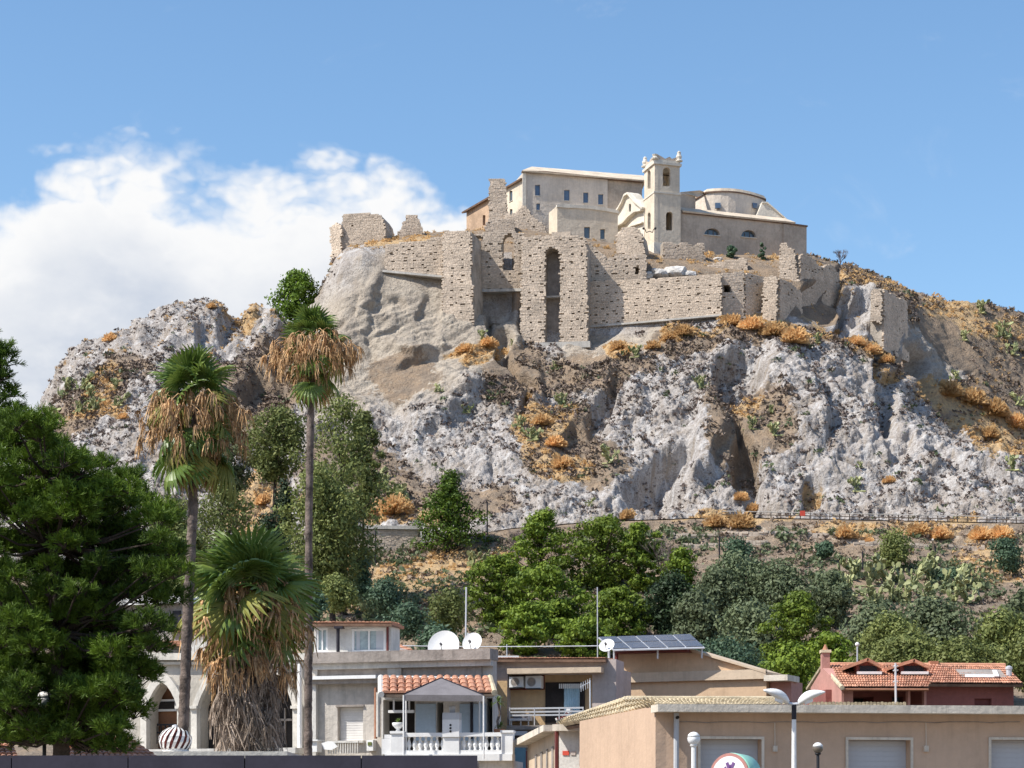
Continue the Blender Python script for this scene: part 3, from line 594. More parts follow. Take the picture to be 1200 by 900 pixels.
ruin('stone_pinnacle', 'small jagged pinnacle of ruin standing alone behind the dry grass left of the buttress', (466, 466), (496, 466),
     [(466, 284), (498, 284), (495, 274)] + rag([(493, 262), (488, 252), (482, 253), (477, 252), (472, 263), (467, 272)], 1.6, 5), 4, seed=13, putlog=False)
cwt, fr = ruin('curtain_wall', 'low curtain wall between the squat tower and the tall left buttress, over an overhang', (450, 450.6), (520, 448.4),
     [(452, 319), (520, 326), (520, 276)] + rag([(518, 277), (500, 282), (470, 285), (452, 287)], 1, 6), 5, seed=14, cat='wall')
MB().prism(fr, [(450.5, 321), (520, 327.5), (520, 325), (450.5, 318.5)], -1, 1.7).build('ledge', M['concrete'], cwt)
ruin('buttress', 'tall plain stone buttress left of the recessed wall with two arches', (518, 445.6), (554, 444.2),
     [(518, 384), (555, 388), (555, 340), (553, 318), (553, 272)] + rag([(552, 272), (520, 271)], 1, 7), 8, seed=15)
tw, fr = ruin('recessed_wall', 'recessed ruin wall pierced by a small round arch and a tall arch', (550, 453.5), (613, 452.5),
     [(551, 340), (613, 342), (613, 274)] + rag([(612, 274), (600, 271), (575, 272), (551, 276)], 1, 8), 2.5,
     holes=[arch(556, 566, 288, 281, 276), arch(589, 603, 317, 284, 274)], seed=16, cat='wall')
MB().pbox(fr, 584, 608, 318, 330, -6, -5).build('inner_wall', M['core'], tw)
MB().pbox(fr, 551, 612, 340, 342, -2.4, .7).build('ledge', M['concrete'], tw)
tw, fr = ruin('arched_tower', 'massive ruined keep with one very tall narrow arched niche', (610, 447.6), (689, 445.6),
     [(610, 407), (689, 408), (688, 300), (687, 281)] + rag([(684, 278), (672, 277), (640, 277), (612, 279)], 1, 9), 9,
     holes=[arch(639, 656.5, 403, 300, 291)], seed=17, cat='tower')
MB().prism(fr, [(638, 404), (657, 404), (657, 290), (638, 290)], -4.4, -3.2).build('niche_back', M['greyd'], tw)
MB().pbox(fr, 639, 656.5, 344.5, 346, -3.2, -1.6).build('niche_ledge', M['concrete'], tw)
MB().pbox(fr, 606, 692, 403.5, 408, -1, 1.0).build('footing', M['concrete'], tw)
MB().pbox(fr, 645, 667, 269, 276, -6, -2).build('upper_ledge', M['ctan'], tw)
ruin('wall', 'upper stretch of ruin wall with a small dark window, right of the arched keep', (686, 453.4), (758, 453),
     [(687, 333), (758, 333), (757, 300)] + rag([(754, 298), (722, 300), (712, 303), (700, 294), (690, 284)], 1.2, 10), 3, holes=[[(743.5, 322), (749, 322), (749, 313), (743.5, 313)]], seed=18, cat='wall')
ruin('ruin_stump', 'stubby rounded block of ruin in front of the church facade', (720, 459), (756, 457.5),
     [(721, 302), (756, 302), (754, 284)] + rag([(752, 274), (746, 267), (730, 267), (723, 277)], 1, 11), 6, seed=19, putlog=False)
tw, fr = ruin('long_wall', 'long pale castle wall sloping under the church, dotted with putlog holes', (688, 450.8), (846, 443.6),
     [(688, 384), (846, 370), (846, 322)] + rag([(842, 322), (800, 324), (760, 328), (688, 330)], .7, 12), 3, seed=20, cat='wall')
MB().prism(fr, [(688, 405), (846, 382), (846, 369), (688, 383)], -3, -.9).build('footing', M['shadestone'], tw)  # shade under the wall is put into the darker stone colour
MB().prism(fr, [(688, 385), (846, 371), (846, 369), (688, 383)], -.9, .75).build('ledge', M['concrete'], tw)
ruin('bastion', 'pale square corner bastion at the right end of the long wall', (841, 445), (872, 445.5),
     [(842, 382), (872, 384), (872, 321)] + rag([(870, 318), (855, 320), (842, 322)], 1, 13), 8, holes=[arch(847, 856, 343, 338, 334)], seed=21, putlog=False, cat='bastion')
ruin('bastion_flank', 'weathered flank wall between the corner bastion and the lit pier', (871, 445.5), (897, 450),
     [(871, 384), (897, 388), (897, 326)] + rag([(895, 325), (872, 320)], 1, 14), 3, seed=22, putlog=False, cat='wall')
ruin('pier', 'slim sunlit stone pier in the right half of the ruins', (893, 446), (911, 445),
     [(893, 384), (911, 387), (911, 326)] + rag([(909, 324), (895, 326)], .8, 15), 5, seed=23, putlog=False)
ruin('shaded_wall', 'shaded wall turned away to the right of the slim sunlit pier', (911, 445.2), (938, 453),
     [(911, 388), (938, 392), (938, 344)] + rag([(936, 342), (925, 332), (912, 326)], 1.5, 16), 3, seed=24, putlog=False, cat='wall')
ruin('ruined_spire', 'tall tapering stub of tower below the right end of the church', (912, 457), (939, 456),
     [(914, 372), (939, 372), (936, 330), (932, 300)] + rag([(931, 293), (924, 290), (921, 284), (915, 285), (914, 298)], .8, 17), 4, seed=25, putlog=False, cat='tower')
ruin('ruined_wall', 'broken dark wall facing away between the tower stub and the rocks', (935, 456), (984, 468),
     [(936, 392), (984, 390), (983, 334)] + rag([(982, 322), (972, 310), (960, 314), (948, 301), (936, 298)], 2.5, 18), 3, seed=26, putlog=False, cat='wall')
ruin('pier', 'low pale pier standing on the rocks right of the castle', (1021, 456), (1033, 455.5),
     [(1021, 376), (1033, 380), (1033, 340)] + rag([(1031, 338), (1022, 340)], .6, 19), 4, seed=27, putlog=False)
ruin('ruined_wall', 'dark crumbling wall right of the low pale pier above the tan scoop', (1033, 455.7), (1063, 468),
     [(1033, 410), (1063, 425), (1061, 362)] + rag([(1060, 352), (1046, 346), (1034, 339)], 2, 20), 2.5, seed=28, putlog=False, cat='wall')
ruin('low_wall', 'broken low wall at the foot of the bell tower on the right', (777, 463), (826, 464),
     [(777, 304), (826, 308), (824, 290)] + rag([(822, 284), (812, 288), (800, 284), (790, 286), (777, 283)], 2, 21), 3, seed=29, putlog=False, cat='wall')
ruin('terrace_wall', 'rubble terrace wall among dry grass below the church nave', (812, 461), (876, 459),
     [(812, 324), (876, 322), (875, 304)] + rag([(872, 303), (850, 306), (830, 312), (812, 314)], 1, 22), 3, seed=30, putlog=False, cat='wall')
ruin('ruin_pillar', 'tall rubble chimney-like pillar in front of the convent side wall', (573, 473), (595, 473),
     [(573, 272), (596, 272), (594, 240), (593, 222)] + rag([(592, 212), (586, 209), (574, 210), (573, 230)], .6, 23), 4, seed=31, putlog=False)
ruin('ruined_wall', 'heap-like ruined wall at the left foot of the convent', (594, 472), (642, 471),
     [(590, 280), (642, 280), (640, 268)] + rag([(636, 262), (628, 256), (620, 246), (613, 240), (606, 250), (598, 252), (592, 250)], 2, 24), 4, seed=32, putlog=False, cat='wall')
ruin('low_wall', 'low block of ruin wall with a pale ledge above the arched keep', (570, 468), (600, 468),
     [(568, 280), (604, 280), (603, 258)] + rag([(600, 256), (576, 258), (569, 262)], 1, 25), 3, seed=33, putlog=False, cat='wall')
# ------------------------------------------------------------------ convent on the summit
def opening(px0, px1, py0, py1): return [(px0, py1), (px1, py1), (px1, py0), (px0, py0)]
def window(root, fr, px0, px1, py0, py1, m='winblue', back=-.35, sill=True, frame=None, name='window', fw=.12):
    """a pane set back in its opening, with a sill and a frame as sub-parts"""
    a = fr.sz(px0, py1); b_ = fr.sz(px1, py0)
    w = MB().sbox(fr, a[0], b_[0], a[1], b_[1], back - .08, back).build(name, M[m], root)
    if frame:
        f = MB()
        for s0, s1, z0, z1 in ((a[0], a[0] + fw, a[1], b_[1]), (b_[0] - fw, b_[0], a[1], b_[1]), (a[0] + fw, b_[0] - fw, a[1], a[1] + fw), (a[0] + fw, b_[0] - fw, b_[1] - fw, b_[1])):
            f.sbox(fr, s0, s1, z0, z1, back + .002, back + .09)
        f.sbox(fr, (a[0] + b_[0]) / 2 - fw * .35, (a[0] + b_[0]) / 2 + fw * .35, a[1] + fw, b_[1] - fw, back + .002, back + .07)
        f.build('frame', M[frame], w)
    if sill: MB().sbox(fr, a[0] - .15, b_[0] + .15, a[1] - .14, a[1] - .003, -.05, .12).build('sill', M['concrete'], w)
    return w
cv_ = thing('convent', 'long pale convent block with a row of blue windows, left of the bell tower', 'convent', W(680, 290, 484))
FM = Fr((613, 480), (752, 486.4))
wins = [(627, 633, 216.5, 229), (661, 667.5, 222.5, 235), (683.5, 689.5, 225.5, 237.5), (701, 707, 227.5, 239.5), (628.5, 633, 238.5, 246)]
MB().prism(FM, [(613, 300), (712, 300), (712, 209.6), (640, 204), (613, 202)], -12, 0, [opening(a, b_, c_, d_) for a, b_, c_, d_ in wins]).build('front_wall', M['cgrey'], cv_)
for w_ in wins: window(cv_, FM, *w_)
MB().prism(FM, [(712, 300), (753, 300), (753, 213.6), (712, 210.8)], -11.6, -.35).build('end_wall', M['ctan'], cv_)
MB().prism(FM, [(611.5, 202.4), (640, 203.6), (712, 210.6), (753, 214.2), (753, 212.2), (712, 208.4), (640, 201.4), (611.5, 200.6)], -.5, .55).build('eave', M['ceave'], cv_)
e0, e1 = FM.pt(610.5, 200.9, .8), FM.pt(754, 212.2, .8); r0, r1 = FM.P(3.5, e0.z + 3.1, -6.2), FM.P(30, e1.z + 3.1, -6.2)
b0, b1 = FM.P(-.4, e0.z - .1, -13), FM.P(30, e1.z - .1, -13)
rf = MB().slab(e0, e1, r1, r0, .3); rf.slab(r0, r1, b1, b0, .3); rf.hexa([e0 - UP * .3, r0 - UP * .3, b0 - UP * .3, r0 - UP * .31], [e0, r0, b0, r0 + UP * .002]); rf.build('roof', M['croof'], cv_)
MB().pbox(FM, 612, 616, 202.6, 290, .003, .25).build('corner_strip', M['cwhite'], cv_)
# side wing running back to the left
FS = Fr((546, 505), (613, 480))
MB().prism(FS, [(546, 285), (574, 290), (574, 228.5), (546, 249)], -9, -.15, [opening(565, 568, 252, 264)]).build('rear_side_wall', M['corange'], cv_, label='orange-washed rear part of the side wall')
sw = [(597, 600.5, 223.5, 236.5), (597.5, 600.5, 245, 253)]
MB().prism(FS, [(574, 290), (612.6, 300), (612.6, 210.5), (574, 228)], -9, 0, [opening(a, b_, c_, d_) for a, b_, c_, d_ in sw]).build('side_wall', M['ccream'], cv_)
for w_ in sw: window(cv_, FS, *w_, m='glass', back=-.3)
p0, p1 = FS.pt(544, 249, .7), FS.pt(613, 209.2, .7)
MB().slab(p0, p1, p1 + Vector((5, 5, 2)), p0 + Vector((6, 3, 2)), .35).build('side_roof', M['ceave'], cv_)
FA = Fr((652, 472), (726, 476))
aw = [(684.5, 691.5, 266, 279), (703.5, 709, 268.5, 280)]
an = thing('annex', 'lower flat-topped annex with a crumbling parapet in front of the convent', 'building', W(690, 292, 475))
MB().prism(FA, [(653, 302), (724, 304), (724, 248)] + rag([(722, 246), (705, 243.5), (690, 242), (675, 241), (660, 239.5), (653, 241)], .8, 40), -6, 0, [opening(a, b_, c_, d_) for a, b_, c_, d_ in aw]).build('wall', M['ccream'], an)
MB().prism(FA, rag([(652.5, 243), (690, 245), (724.5, 250)], .2, 41) + rag([(724.5, 247), (705, 242.8), (690, 241.2), (672, 240.2), (660, 238.8), (652.5, 240)], .5, 42), -.6, .22).build('parapet', M['cwhite'], an)
for w_ in aw: window(an, FA, *w_, m='glass', back=-.4)
# ------------------------------------------------------------------ church
ch = thing('church', 'church with nave, drum and curved baroque facade beside the bell tower', 'church', W(830, 300, 478))
FF = Fr((714, 489), (755, 473.3))
fac = [(714, 300), (755, 310), (755, 244), (750, 237), (745, 233), (741, 227), (738, 225.5), (734, 227), (731, 236), (727, 243), (723, 248), (719, 262), (714, 272)]
MB().prism(FF, fac, -2, 0, [opening(737, 739.5, 239, 248)]).build('facade', M['cwhite'], ch)
window(ch, FF, 737, 739.5, 239, 248, 'void', -.5, False)
cor = MB()
def strip(mb, fr, pts, w, d0, d1):
    for (x0, y0), (x1, y1) in zip(pts[:-1], pts[1:]):
        mb.prism(fr, [(x0, y0 + w), (x1, y1 + w), (x1, y1), (x0, y0)], d0, d1)
strip(cor, FF, [(713, 271), (719, 262), (723, 248.5), (727, 243), (731, 236), (734, 228), (738, 225.5)], 2.2, .004, .7)
strip(cor, FF, [(738.2, 225.5), (745, 234), (755.4, 243)], 2.4, .004, .7)
cor.build('cornice', M['cwhite'], ch)
cor = MB(); strip(cor, FF, [(715, 272), (725, 263.5), (733, 260), (740, 252), (747, 246.5), (754.6, 245)], 2.4, .006, .9); cor.build('moulding', M['cwhite'], ch)
cor = MB(); strip(cor, FF, [(716, 281), (730, 272), (742, 264), (754.6, 260)], 1.6, .006, .6); cor.build('moulding', M['cwhite'], ch)
FN = Fr((797, 471.2), (929, 480.2))
lun = [arch(825.5, 843.5, 275.5, 274.5, 267.5), arch(868.5, 886, 278, 277, 269.5)]
MB().prism(FN, [(797, 320), (929, 320), (929, 261.5), (797, 248.5)], -10, 0, lun).build('nave_wall', M['ctan'], ch)
for lu, n_ in zip(lun, (0, 1)):
    w_ = MB().prism(FN, lu, -.9, -.8).build('lunette_window', M['glass'], ch)
    xs = [p[0] for p in lu]; MB().pbox(FN, min(xs) - .6, max(xs) + .6, lu[0][1] + .1, lu[0][1] + 1.2, -.3, .25).build('sill', M['cwhite'], w_)
    bars = MB()
    for q in (.33, .67):
        xx = min(xs) + (max(xs) - min(xs)) * q; bars.pbox(FN, xx - .25, xx + .25, lu[0][1] - 6, lu[0][1], -.79, -.7)
    bars.build('bars', M['wood'], w_)
e0, e1 = FN.pt(799, 247.6, .6), FN.pt(931, 261.2, .6)
MB().slab(e0, e1, e1 + FN.n * -5.5 + UP * 2.3, e0 + FN.n * -5.5 + UP * 2.3, .35).build('nave_roof', M['croof'], ch)
MB().prism(FN, [(799, 250), (930, 263.4), (930, 262), (799, 248.6)], .003, .35).build('nave_eave', M['ceave'], ch)
FQ = Fr((921, 479.5), (945, 481.5))
MB().prism(FQ, [(918, 322), (945, 322), (945, 266), (918, 262.5)], -8, .1).build('apse_wall', M['ctan'], ch)
MB().prism(FQ, [(926, 263.6), (945.6, 266.2), (945.6, 264.6), (926, 262)], -8.2, .4).build('apse_coping', M['ceave'], ch)
# drum behind the nave
dp = [(X(810, 491), 491), (X(828, 483.5), 483.5)]
for i in range(1, 9):
    q = i / 8; pxx = 828 + 68 * q; yy = 483.5 - 2.0 * math.sin(math.pi * q * .8) + 6.5 * q * q; dp.append((X(pxx, yy), yy))
dp += [(X(893, 500), 500), (X(822, 502), 502)]
zt = Z(226.5, 483.5)
dr = MB().plan(dp, zt - 10, zt).build('drum', M['cgrey'], ch)
def grow(p, k):
    cx = sum(a for a, b_ in p) / len(p); cy = sum(b_ for a, b_ in p) / len(p); return [(cx + (a - cx) * k, cy + (b_ - cy) * k) for a, b_ in p]
MB().plan(grow(dp, 1.045), zt + .002, zt + .28).build('drum_eave', M['ceave'], ch)
MB().plan(grow(dp, 1.05), zt + .283, zt + .95, .93).build('drum_roof', M['croof'], ch)
for a, b_ in ((838, 844.5), (882, 887)):
    fd = Fr((828, 482.6), (896, 486.5)) if a > 850 else Fr((828, 482.2), (870, 481.9))
    MB().pbox(fd, a, b_, 238, 244, -.6, .25).build('drum_window', M['winblue'], ch)
FT = Fr((797, 478), (828, 484.5))
MB().prism(FT, [(797, 260), (815, 260), (815, 230.5), (797, 226)], -5, 0).build('transept_wall', M['ctan'], ch)
e0, e1 = FT.pt(796, 225.5, .4), FT.pt(816, 231, .4)
MB().slab(e0, e1, e1 + Vector((2.6, 4.2, 1.9)), e0 + Vector((4.6, 5, 1.8)), .3).build('transept_roof', M['croof'], ch)
FB = Fr((886, 484), (922, 485))
MB().prism(FB, [(886, 262), (922, 262), (920, 257.5), (899, 238.5), (893, 238.5), (886, 254)], -2.5, 0).build('ramp_buttress', M['cwhite'], ch)
cp = MB(); strip(cp, FB, [(893, 236.6), (899, 236.8), (921.5, 256.4)], 1.8, -2.7, .3); cp.build('buttress_coping', M['cwhite'], ch)
# ------------------------------------------------------------------ bell tower
C1, C2 = Vector((28.2, 474.2)), Vector((30.06, 468.0)); C3 = Vector((35.6, 469.95)); C4 = C1 + C3 - C2
bt = thing('bell_tower', 'pale square bell tower with broken finials rising above the church', 'tower', Vector((*((C1 + C3) / 2), Z(302, 470))))
cc = (C1 + C3) / 2
def sq(k): return [tuple(cc + (c - cc) * k) for c in (C1, C2, C3, C4)]
zb, zc, zd, ztop = Z(302, 468), Z(226, 468), Z(192, 468), Z(184, 468)
def stage(name, k0, k1, z0, z1, m, lo, ro):
    """four walls of a battered stage with openings given in px"""
    q = sq((k0 + k1) / 2)
    for i in range(4):
        A, B = q[i], q[(i + 1) % 4]; fr = XY(A, B)
        loop = [(0, z0), (fr.len, z0), (fr.len, z1), (0, z1)]
        hs = []
        if i in (0, 1):
            for o in (lo if i == 0 else ro): hs.append([fr.sz(*p) for p in o])
        if i in (2, 3) and (lo if i == 2 else ro):
            ref = XY(q[i - 2], q[i - 1]); o = (lo if i == 2 else ro)[0]; hh = [ref.sz(*p) for p in o]; hs.append([(fr.len - s_, z_) for s_, z_ in hh][::-1])
        MB().prism(fr, loop, -.75, 0 if i % 2 else -.003, hs, px=False).build('wall', M[m], bt)
lo_l = [arch(759, 762.4, 268, 252, 249)]; ro_l = [arch(780.5, 788.5, 270, 252, 248)]
lo_u = [arch(758.8, 762.4, 221, 202, 199.5)]; ro_u = [arch(776.8, 785.8, 218, 200.5, 196)]
MB().plan(sq(1.10), Z(318, 468), Z(284, 468), .97).build('plinth', M['cwhite'], bt)
stage('lower', 1.06, 1.0, Z(284, 468), zc, 'ccream', lo_l, ro_l)
stage('upper', .98, .98, zc, zd, 'ccream', lo_u, ro_u)
for z_, h_, k_, nm in ((zc, .35, 1.07, 'string_course'), (zd, .55, 1.09, 'cornice'), (zd + .553, .5, 1.0, 'parapet_base')): MB().plan(sq(k_), z_ + .002, z_ + h_, 1.0).build(nm, M['cwhite'], bt)
MB().plan(sq(.86), Z(276, 468), Z(274, 468)).build('floor_slab', M['void'], bt)
MB().plan(sq(.86), zc - .6, zc - .1).build('floor_slab', M['ctan'], bt)
rg = random.Random(5)
for i, c in enumerate(sq(.94)):       # broken corner finials
    zz = zd + 1.05; hh = (2.3, 1.1, 2.3, 1.2)[i]
    MB().lathe((c[0], c[1], zz), [(.75, 0), (.8, .25), (.45, .5), (.62, 1.0), (.38, hh - .6), (.42, hh - .3), (.08, hh)], 8).build('finial', M['cwhite'], bt)
q = sq(.96)
for i in range(4):
    A, B = q[i], q[(i + 1) % 4]; fr = XY(A, B); l = fr.len
    MB().prism(fr, [(0.5, zd + 1.05), (l - .5, zd + 1.05), (l - .7, zd + 1.9), (l * .7, zd + 1.5), (l * .6, zd + 1.9), (l * .42, zd + 1.35), (l * .3, zd + 1.7), (.7, zd + 2.1)], -.6, 0, px=False).build('broken_parapet', M['ctan'], bt)
bc = Vector((*cc, Z(206, 470)))
MB().lathe(bc - UP * 1.1, [(.95, 0), (.9, .12), (.62, .5), (.5, 1.2), (.35, 1.5), (.08, 1.6)], 14).build('bell', M['ctan'], bt, True)
MB().tube([bc + Vector((-2.5, -.8, .8)), bc + Vector((2.5, .8, .8))], .12).build('bell_beam', M['wood'], bt)
# scroll lamps on the near-left corner
for dx in (-1, 1):
    pts = [W(761, 271, 466.5)]; 
    for k in range(8):
        a_ = k / 7 * 3.6; pts.append(W(761 + dx * (3.2 + 3.2 * (1 - math.cos(a_)) * .5 + .6), 271 - 3.4 * math.sin(a_ * .5) + (1.5 if k < 2 else 0), 466.5))
    o = MB().tube(pts, .09, 5).build('wall_lamp', M['iron'], None)
    tag(o, 'curled iron lamp bracket on the bell tower, ' + ('left' if dx < 0 else 'right') + ' one of the pair', 'lamp', 'scroll lamp brackets on the bell tower')
    MB().ball(pts[-1], .28, 8, 5).build('lantern', M['iron'], o)
# ------------------------------------------------------------------ town
def tiles(root, p00, p10, p11, p01, nc, nr_, m='tile', single=False, rad=None, name='tile', bed=True):
    """half-round tiles; p00-p10 is the eave, p01-p11 the ridge"""
    p00, p10, p11, p01 = map(Vector, (p00, p10, p11, p01))
    up = ((p01 - p00) + (p11 - p10)) / 2; across = (p10 - p00) + (p11 - p01); nrm_ = across.cross(up).normalized()
    if nrm_.z < 0: nrm_ = -nrm_
    if bed: MB().slab(p00 - nrm_ * .02, p10 - nrm_ * .02, p11 - nrm_ * .02, p01 - nrm_ * .02, .1).build('roof_deck', M['tileover'], root)
    def bil(a, b_): return (p00 * (1 - a) + p10 * a) * (1 - b_) + (p01 * (1 - a) + p11 * a) * b_
    rg = random.Random(nc * 31 + nr_); mesh = None; acc = MB()
    for j in range(nr_):
        for i in range(nc):
            a0 = bil((i + .5) / nc, j / nr_); a1 = bil((i + .5) / nc, min(1.03, (j + 1.12) / nr_)); w = (bil((i + 1) / nc, j / nr_) - bil(i / nc, j / nr_)); r = w.length * .5
            ax = (a1 - a0); wd = w.normalized(); nn = wd.cross(ax.normalized()).normalized()
            if nn.z < 0: nn = -nn
            lift = nn * (.035 + rg.uniform(-.008, .008)); vs = []
            for e, rr_ in ((a0 + lift, r * 1.02), (a1, r * .84)):
                for k in range(6):
                    th = math.pi * k / 5; vs.append(e + wd * (-math.cos(th) * rr_) + nn * (math.sin(th) * rr_ * .75))
            fs = [(k, k + 1, k + 7, k + 6) for k in range(5)] + [(0, 5, 4, 3, 2, 1)]
            if single:
                if mesh is None:
                    org = a0; o = MB().add([v - org for v in vs], fs).build(name, M[m], None); o.location = (0, 0, 0); mesh = o.data
                    for v_, q_ in zip(mesh.vertices, [v - org for v in vs]): v_.co = q_
                    bpy.data.objects.remove(o)
                inst(name, mesh, root, a0, (rg.uniform(-.02, .02), 0, rg.uniform(-.02, .02)))
            else: acc.add(vs, fs)
    if not single: acc.build('tiles', M[m], root, kind='stuff')
def wallbox(root, fr, loop, depth, m, holes=(), name='wall', d1=0): return MB().prism(fr, loop, -depth, d1, holes).build(name, M[m], root)

# --- canopy roof in the foreground
t = thing('canopy', 'dark violet flat metal canopy edge across the lower left foreground', 'shelter', (X(250, 26), 27, 0))
F0 = Fr((-260, 25), (560, 25))
z0, z1 = Z(905, 25), Z(885.3, 25)
xs = np.linspace(F0.A.x, F0.B.x, 7)
for a, b_ in zip(xs[:-1], xs[1:]): MB().sbox(F0, a - F0.A.x + .006, b_ - F0.A.x - .006, z0, z1, -.05, 0).build('fascia_panel', M['canopy'], t)
MB().sbox(F0, .02, F0.len - .02, z1 - .09, z1 - .03, -2.6, -.05).build('roof_sheet', M['canopy'], t)
MB().sbox(F0, .05, F0.len - .05, z0 + .02, z1 - .1, -2.6, -.06).build('frame', M['canopy'], t)
for x_ in (xs[0] + .3, xs[2], xs[4], xs[6] - .3): MB().tube([(x_, 26.6, 0), (x_, 26.6, z0 + .02)], .05, 10).build('post', M['canopy'], t)

# --- gothic arcade house
G = Fr((118, 93.4), (372, 90))
t = thing('arcade_house', 'pale house with pointed gothic arches behind the shaggy palm', 'house', W(245, 900, 92) * 1.0); GA = t
ar = [arch(176, 211, 900, 829, 800, 8, True), arch(235, 283, 900, 829, 790, 8, True), arch(300, 346, 900, 829, 787, 8, True)]
wallbox(t, G, [(118, 960), (366, 960), (366, 768), (118, 768)], .7, 'gothic', ar, 'front_wall')
MB().prism(G, [(118, 960), (366, 960), (366, 766), (118, 766)], -9, -.95).build('body', M['terracol'], t)
MB().prism(G, [(117, 774), (367, 774), (367, 766), (117, 766)], -2.4, .35).build('cornice', M['gwhite'], t)
MB().prism(G, [(117, 779), (367, 779), (367, 775.6), (117, 775.6)], .003, .18).build('moulding', M['gwhite'], t)
for k, l in enumerate(ar):
    xs_ = [p[0] for p in l]; cx = sum((min(xs_), max(xs_))) / 2; h = (max(xs_) - min(xs_)) / 2; ow = 9 if k == 0 else 6
    out = arch(cx - h - ow, cx + h + ow, 829, 828.6, min(p[1] for p in l) - ow * .9 - 4, 10, True)[2:]; inn = arch(cx - h, cx + h, 829, 829, min(p[1] for p in l), 10, True)[2:]
    MB().prism(G, out + inn[::-1], .004, .28).build('arch_moulding', M['gwhite'], t)
    out2 = arch(cx - h - ow - 3, cx + h + ow + 3, 829, 828.6, min(p[1] for p in l) - ow - 7, 10, True)[2:]
    for sx in (-1, 1):
        c_ = cx + sx * (h + 4); MB().pbox(G, c_ - 3.5, c_ + 3.5, 831, 960, .003, .30).build('pilaster', M['gwhite'], t); MB().pbox(G, c_ - 4.6, c_ + 4.6, 827.6, 830.8, .003, .42).build('capital', M['gwhite'], t)
FG = Fr((118, 94.4), (372, 91.0))
w_ = MB().pbox(FG, 184, 209, 820, 833.5, .01, .16).build('window', M['white'], t); MB().pbox(FG, 186.5, 206.8, 822.6, 831, .165, .19).build('pane', M['void'], w_)
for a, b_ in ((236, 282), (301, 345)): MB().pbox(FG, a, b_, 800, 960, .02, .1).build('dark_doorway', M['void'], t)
mu = MB()
for px_ in (312, 324, 336): mu.pbox(FG, px_ - .7, px_ + .7, 830, 872, .11, .2)
mu.pbox(FG, 303, 344, 843, 845, .11, .2); mu.build('window_bars', M['greyd'], t)
gr = MB()
for px_ in range(178, 212, 5): gr.pbox(FG, px_ - .5, px_ + .5, 850, 872, .3, .34)
gr.pbox(FG, 177, 211, 849, 850.5, .29, .35); gr.pbox(FG, 177, 211, 858, 859.5, .29, .35); gr.build('railing', M['iron'], t)
MB().pbox(G, 150, 366, 880, 884, .45, 1.6).build('terrace_slab', M['dirtywhite'], t)
MB().tube([W(351.5, 778, 89.4), W(351.5, 900, 89.4)], .10, 8).build('downpipe', M['white'], t)
MB().pbox(G, 346, 352, 776, 779, .02, .5).build('pipe_bracket', M['white'], t)
# house behind the palm and the pine
t = thing('stone_house', 'half-hidden old stone house behind the large pine and the left palm trunk', 'house', W(160, 780, 112) * 1.0)
H2 = Fr((95, 114), (246, 111))
wallbox(t, H2, [(95, 960), (246, 960), (246, 745), (214, 745), (214, 708), (95, 706)], 6, 'shadestone')
MB().pbox(H2, 95, 216, 702, 707, -6.3, .4).build('roof_edge', M['white'], t)
MB().pbox(H2, 190, 222, 752, 757, .003, .3).build('brick_band', M['clay'], t)
w_ = MB().pbox(H2, 203, 212, 716, 735, .003, .06).build('window', M['black'], t); MB().pbox(H2, 201, 214, 737, 740, .003, .25).build('sill', M['clay'], w_)
wallbox(t, H2, [(216, 775), (246, 775), (246, 747), (216, 747)], .2, 'dirtywhite', name='gable_render', d1=.3)

# --- grey house with parapet
H = Fr((366, 89), (600, 86.4))
t = thing('grey_house', 'weathered grey-beige house with parapet and closed white roller shutter', 'house', W(480, 905, 88)); GH = t
wallbox(t, H, [(366, 960), (578, 960), (578, 768), (366, 768)], .45, 'grey', [opening(395.5, 425.5, 828, 868)], 'front_wall')
MB().pbox(H, 364, 579, 766, 773.5, -.5, .5).build('roof_slab', M['greyd'], t)
MB().pbox(H, 366.5, 578, 776.5, 780.5, .003, .28).build('parapet_moulding', M['dirtywhite'], t)
MB().pbox(H, 372, 455, 782, 784, .003, .12).build('parapet_shadow_line', M['greyd'], t)
for a, b_ in ((367, 374), (456, 472)): MB().pbox(H, a, b_, 780.7, 800, .003, .2).build('pilaster', M['grey'], t)
MB().pbox(H, 374.3, 455.7, 784.5, 799.5, .003, .07).build('panel', M['greyd'], t)
MB().pbox(H, 472.3, 565, 783, 799.5, .003, .07).build('panel', M['greyd'], t)
MB().pbox(H, 366, 446, 793.6, 795.8, .21, .55).build('cornice', M['white'], t)
MB().pbox(H, 366, 446, 796, 801, .21, .40).build('cornice_bed', M['greyd'], t)
MB().pbox(H, 366.5, 373, 801.2, 905, .003, .25).build('corner_pilaster', M['dirtywhite'], t)
MB().prism(H, [(367, 960), (540, 960), (540, 770), (367, 770)], -7, -.46).build('rear_wall', M['grey'], t)
sh = MB().pbox(H, 395.5, 425.5, 828, 868, -.32, -.28).build('roller_shutter', M['slat'], t)
a0 = H.sz(396.2, 868); a1 = H.sz(424.8, 829); n = 13
me = None
for k in range(n):
    z_ = a0[1] + (a1[1] - a0[1]) * k / n; hh = (a1[1] - a0[1]) / n
    o = MB().sbox(H, a0[0], a1[0], z_ + .008, z_ + hh - .008, -.279, -.25).build('slat', M['slat'], sh)
MB().pbox(H, 393.5, 427.5, 868.2, 870.5, -.3, .22).build('window_sill', M['concrete'], t)
MB().pbox(H, 394, 427, 826.4, 828, .003, .08).build('lintel', M['greyd'], t)
MB().tube([H.pt(443.5, 806, .3), H.pt(443.5, 866, .3)], .06, 8).build('downpipe', M['clay'], t)
MB().tube([H.pt(446.5, 812, .3), H.pt(446.5, 864, .3)], .09, 8).build('downpipe', M['dirtywhite'], t)
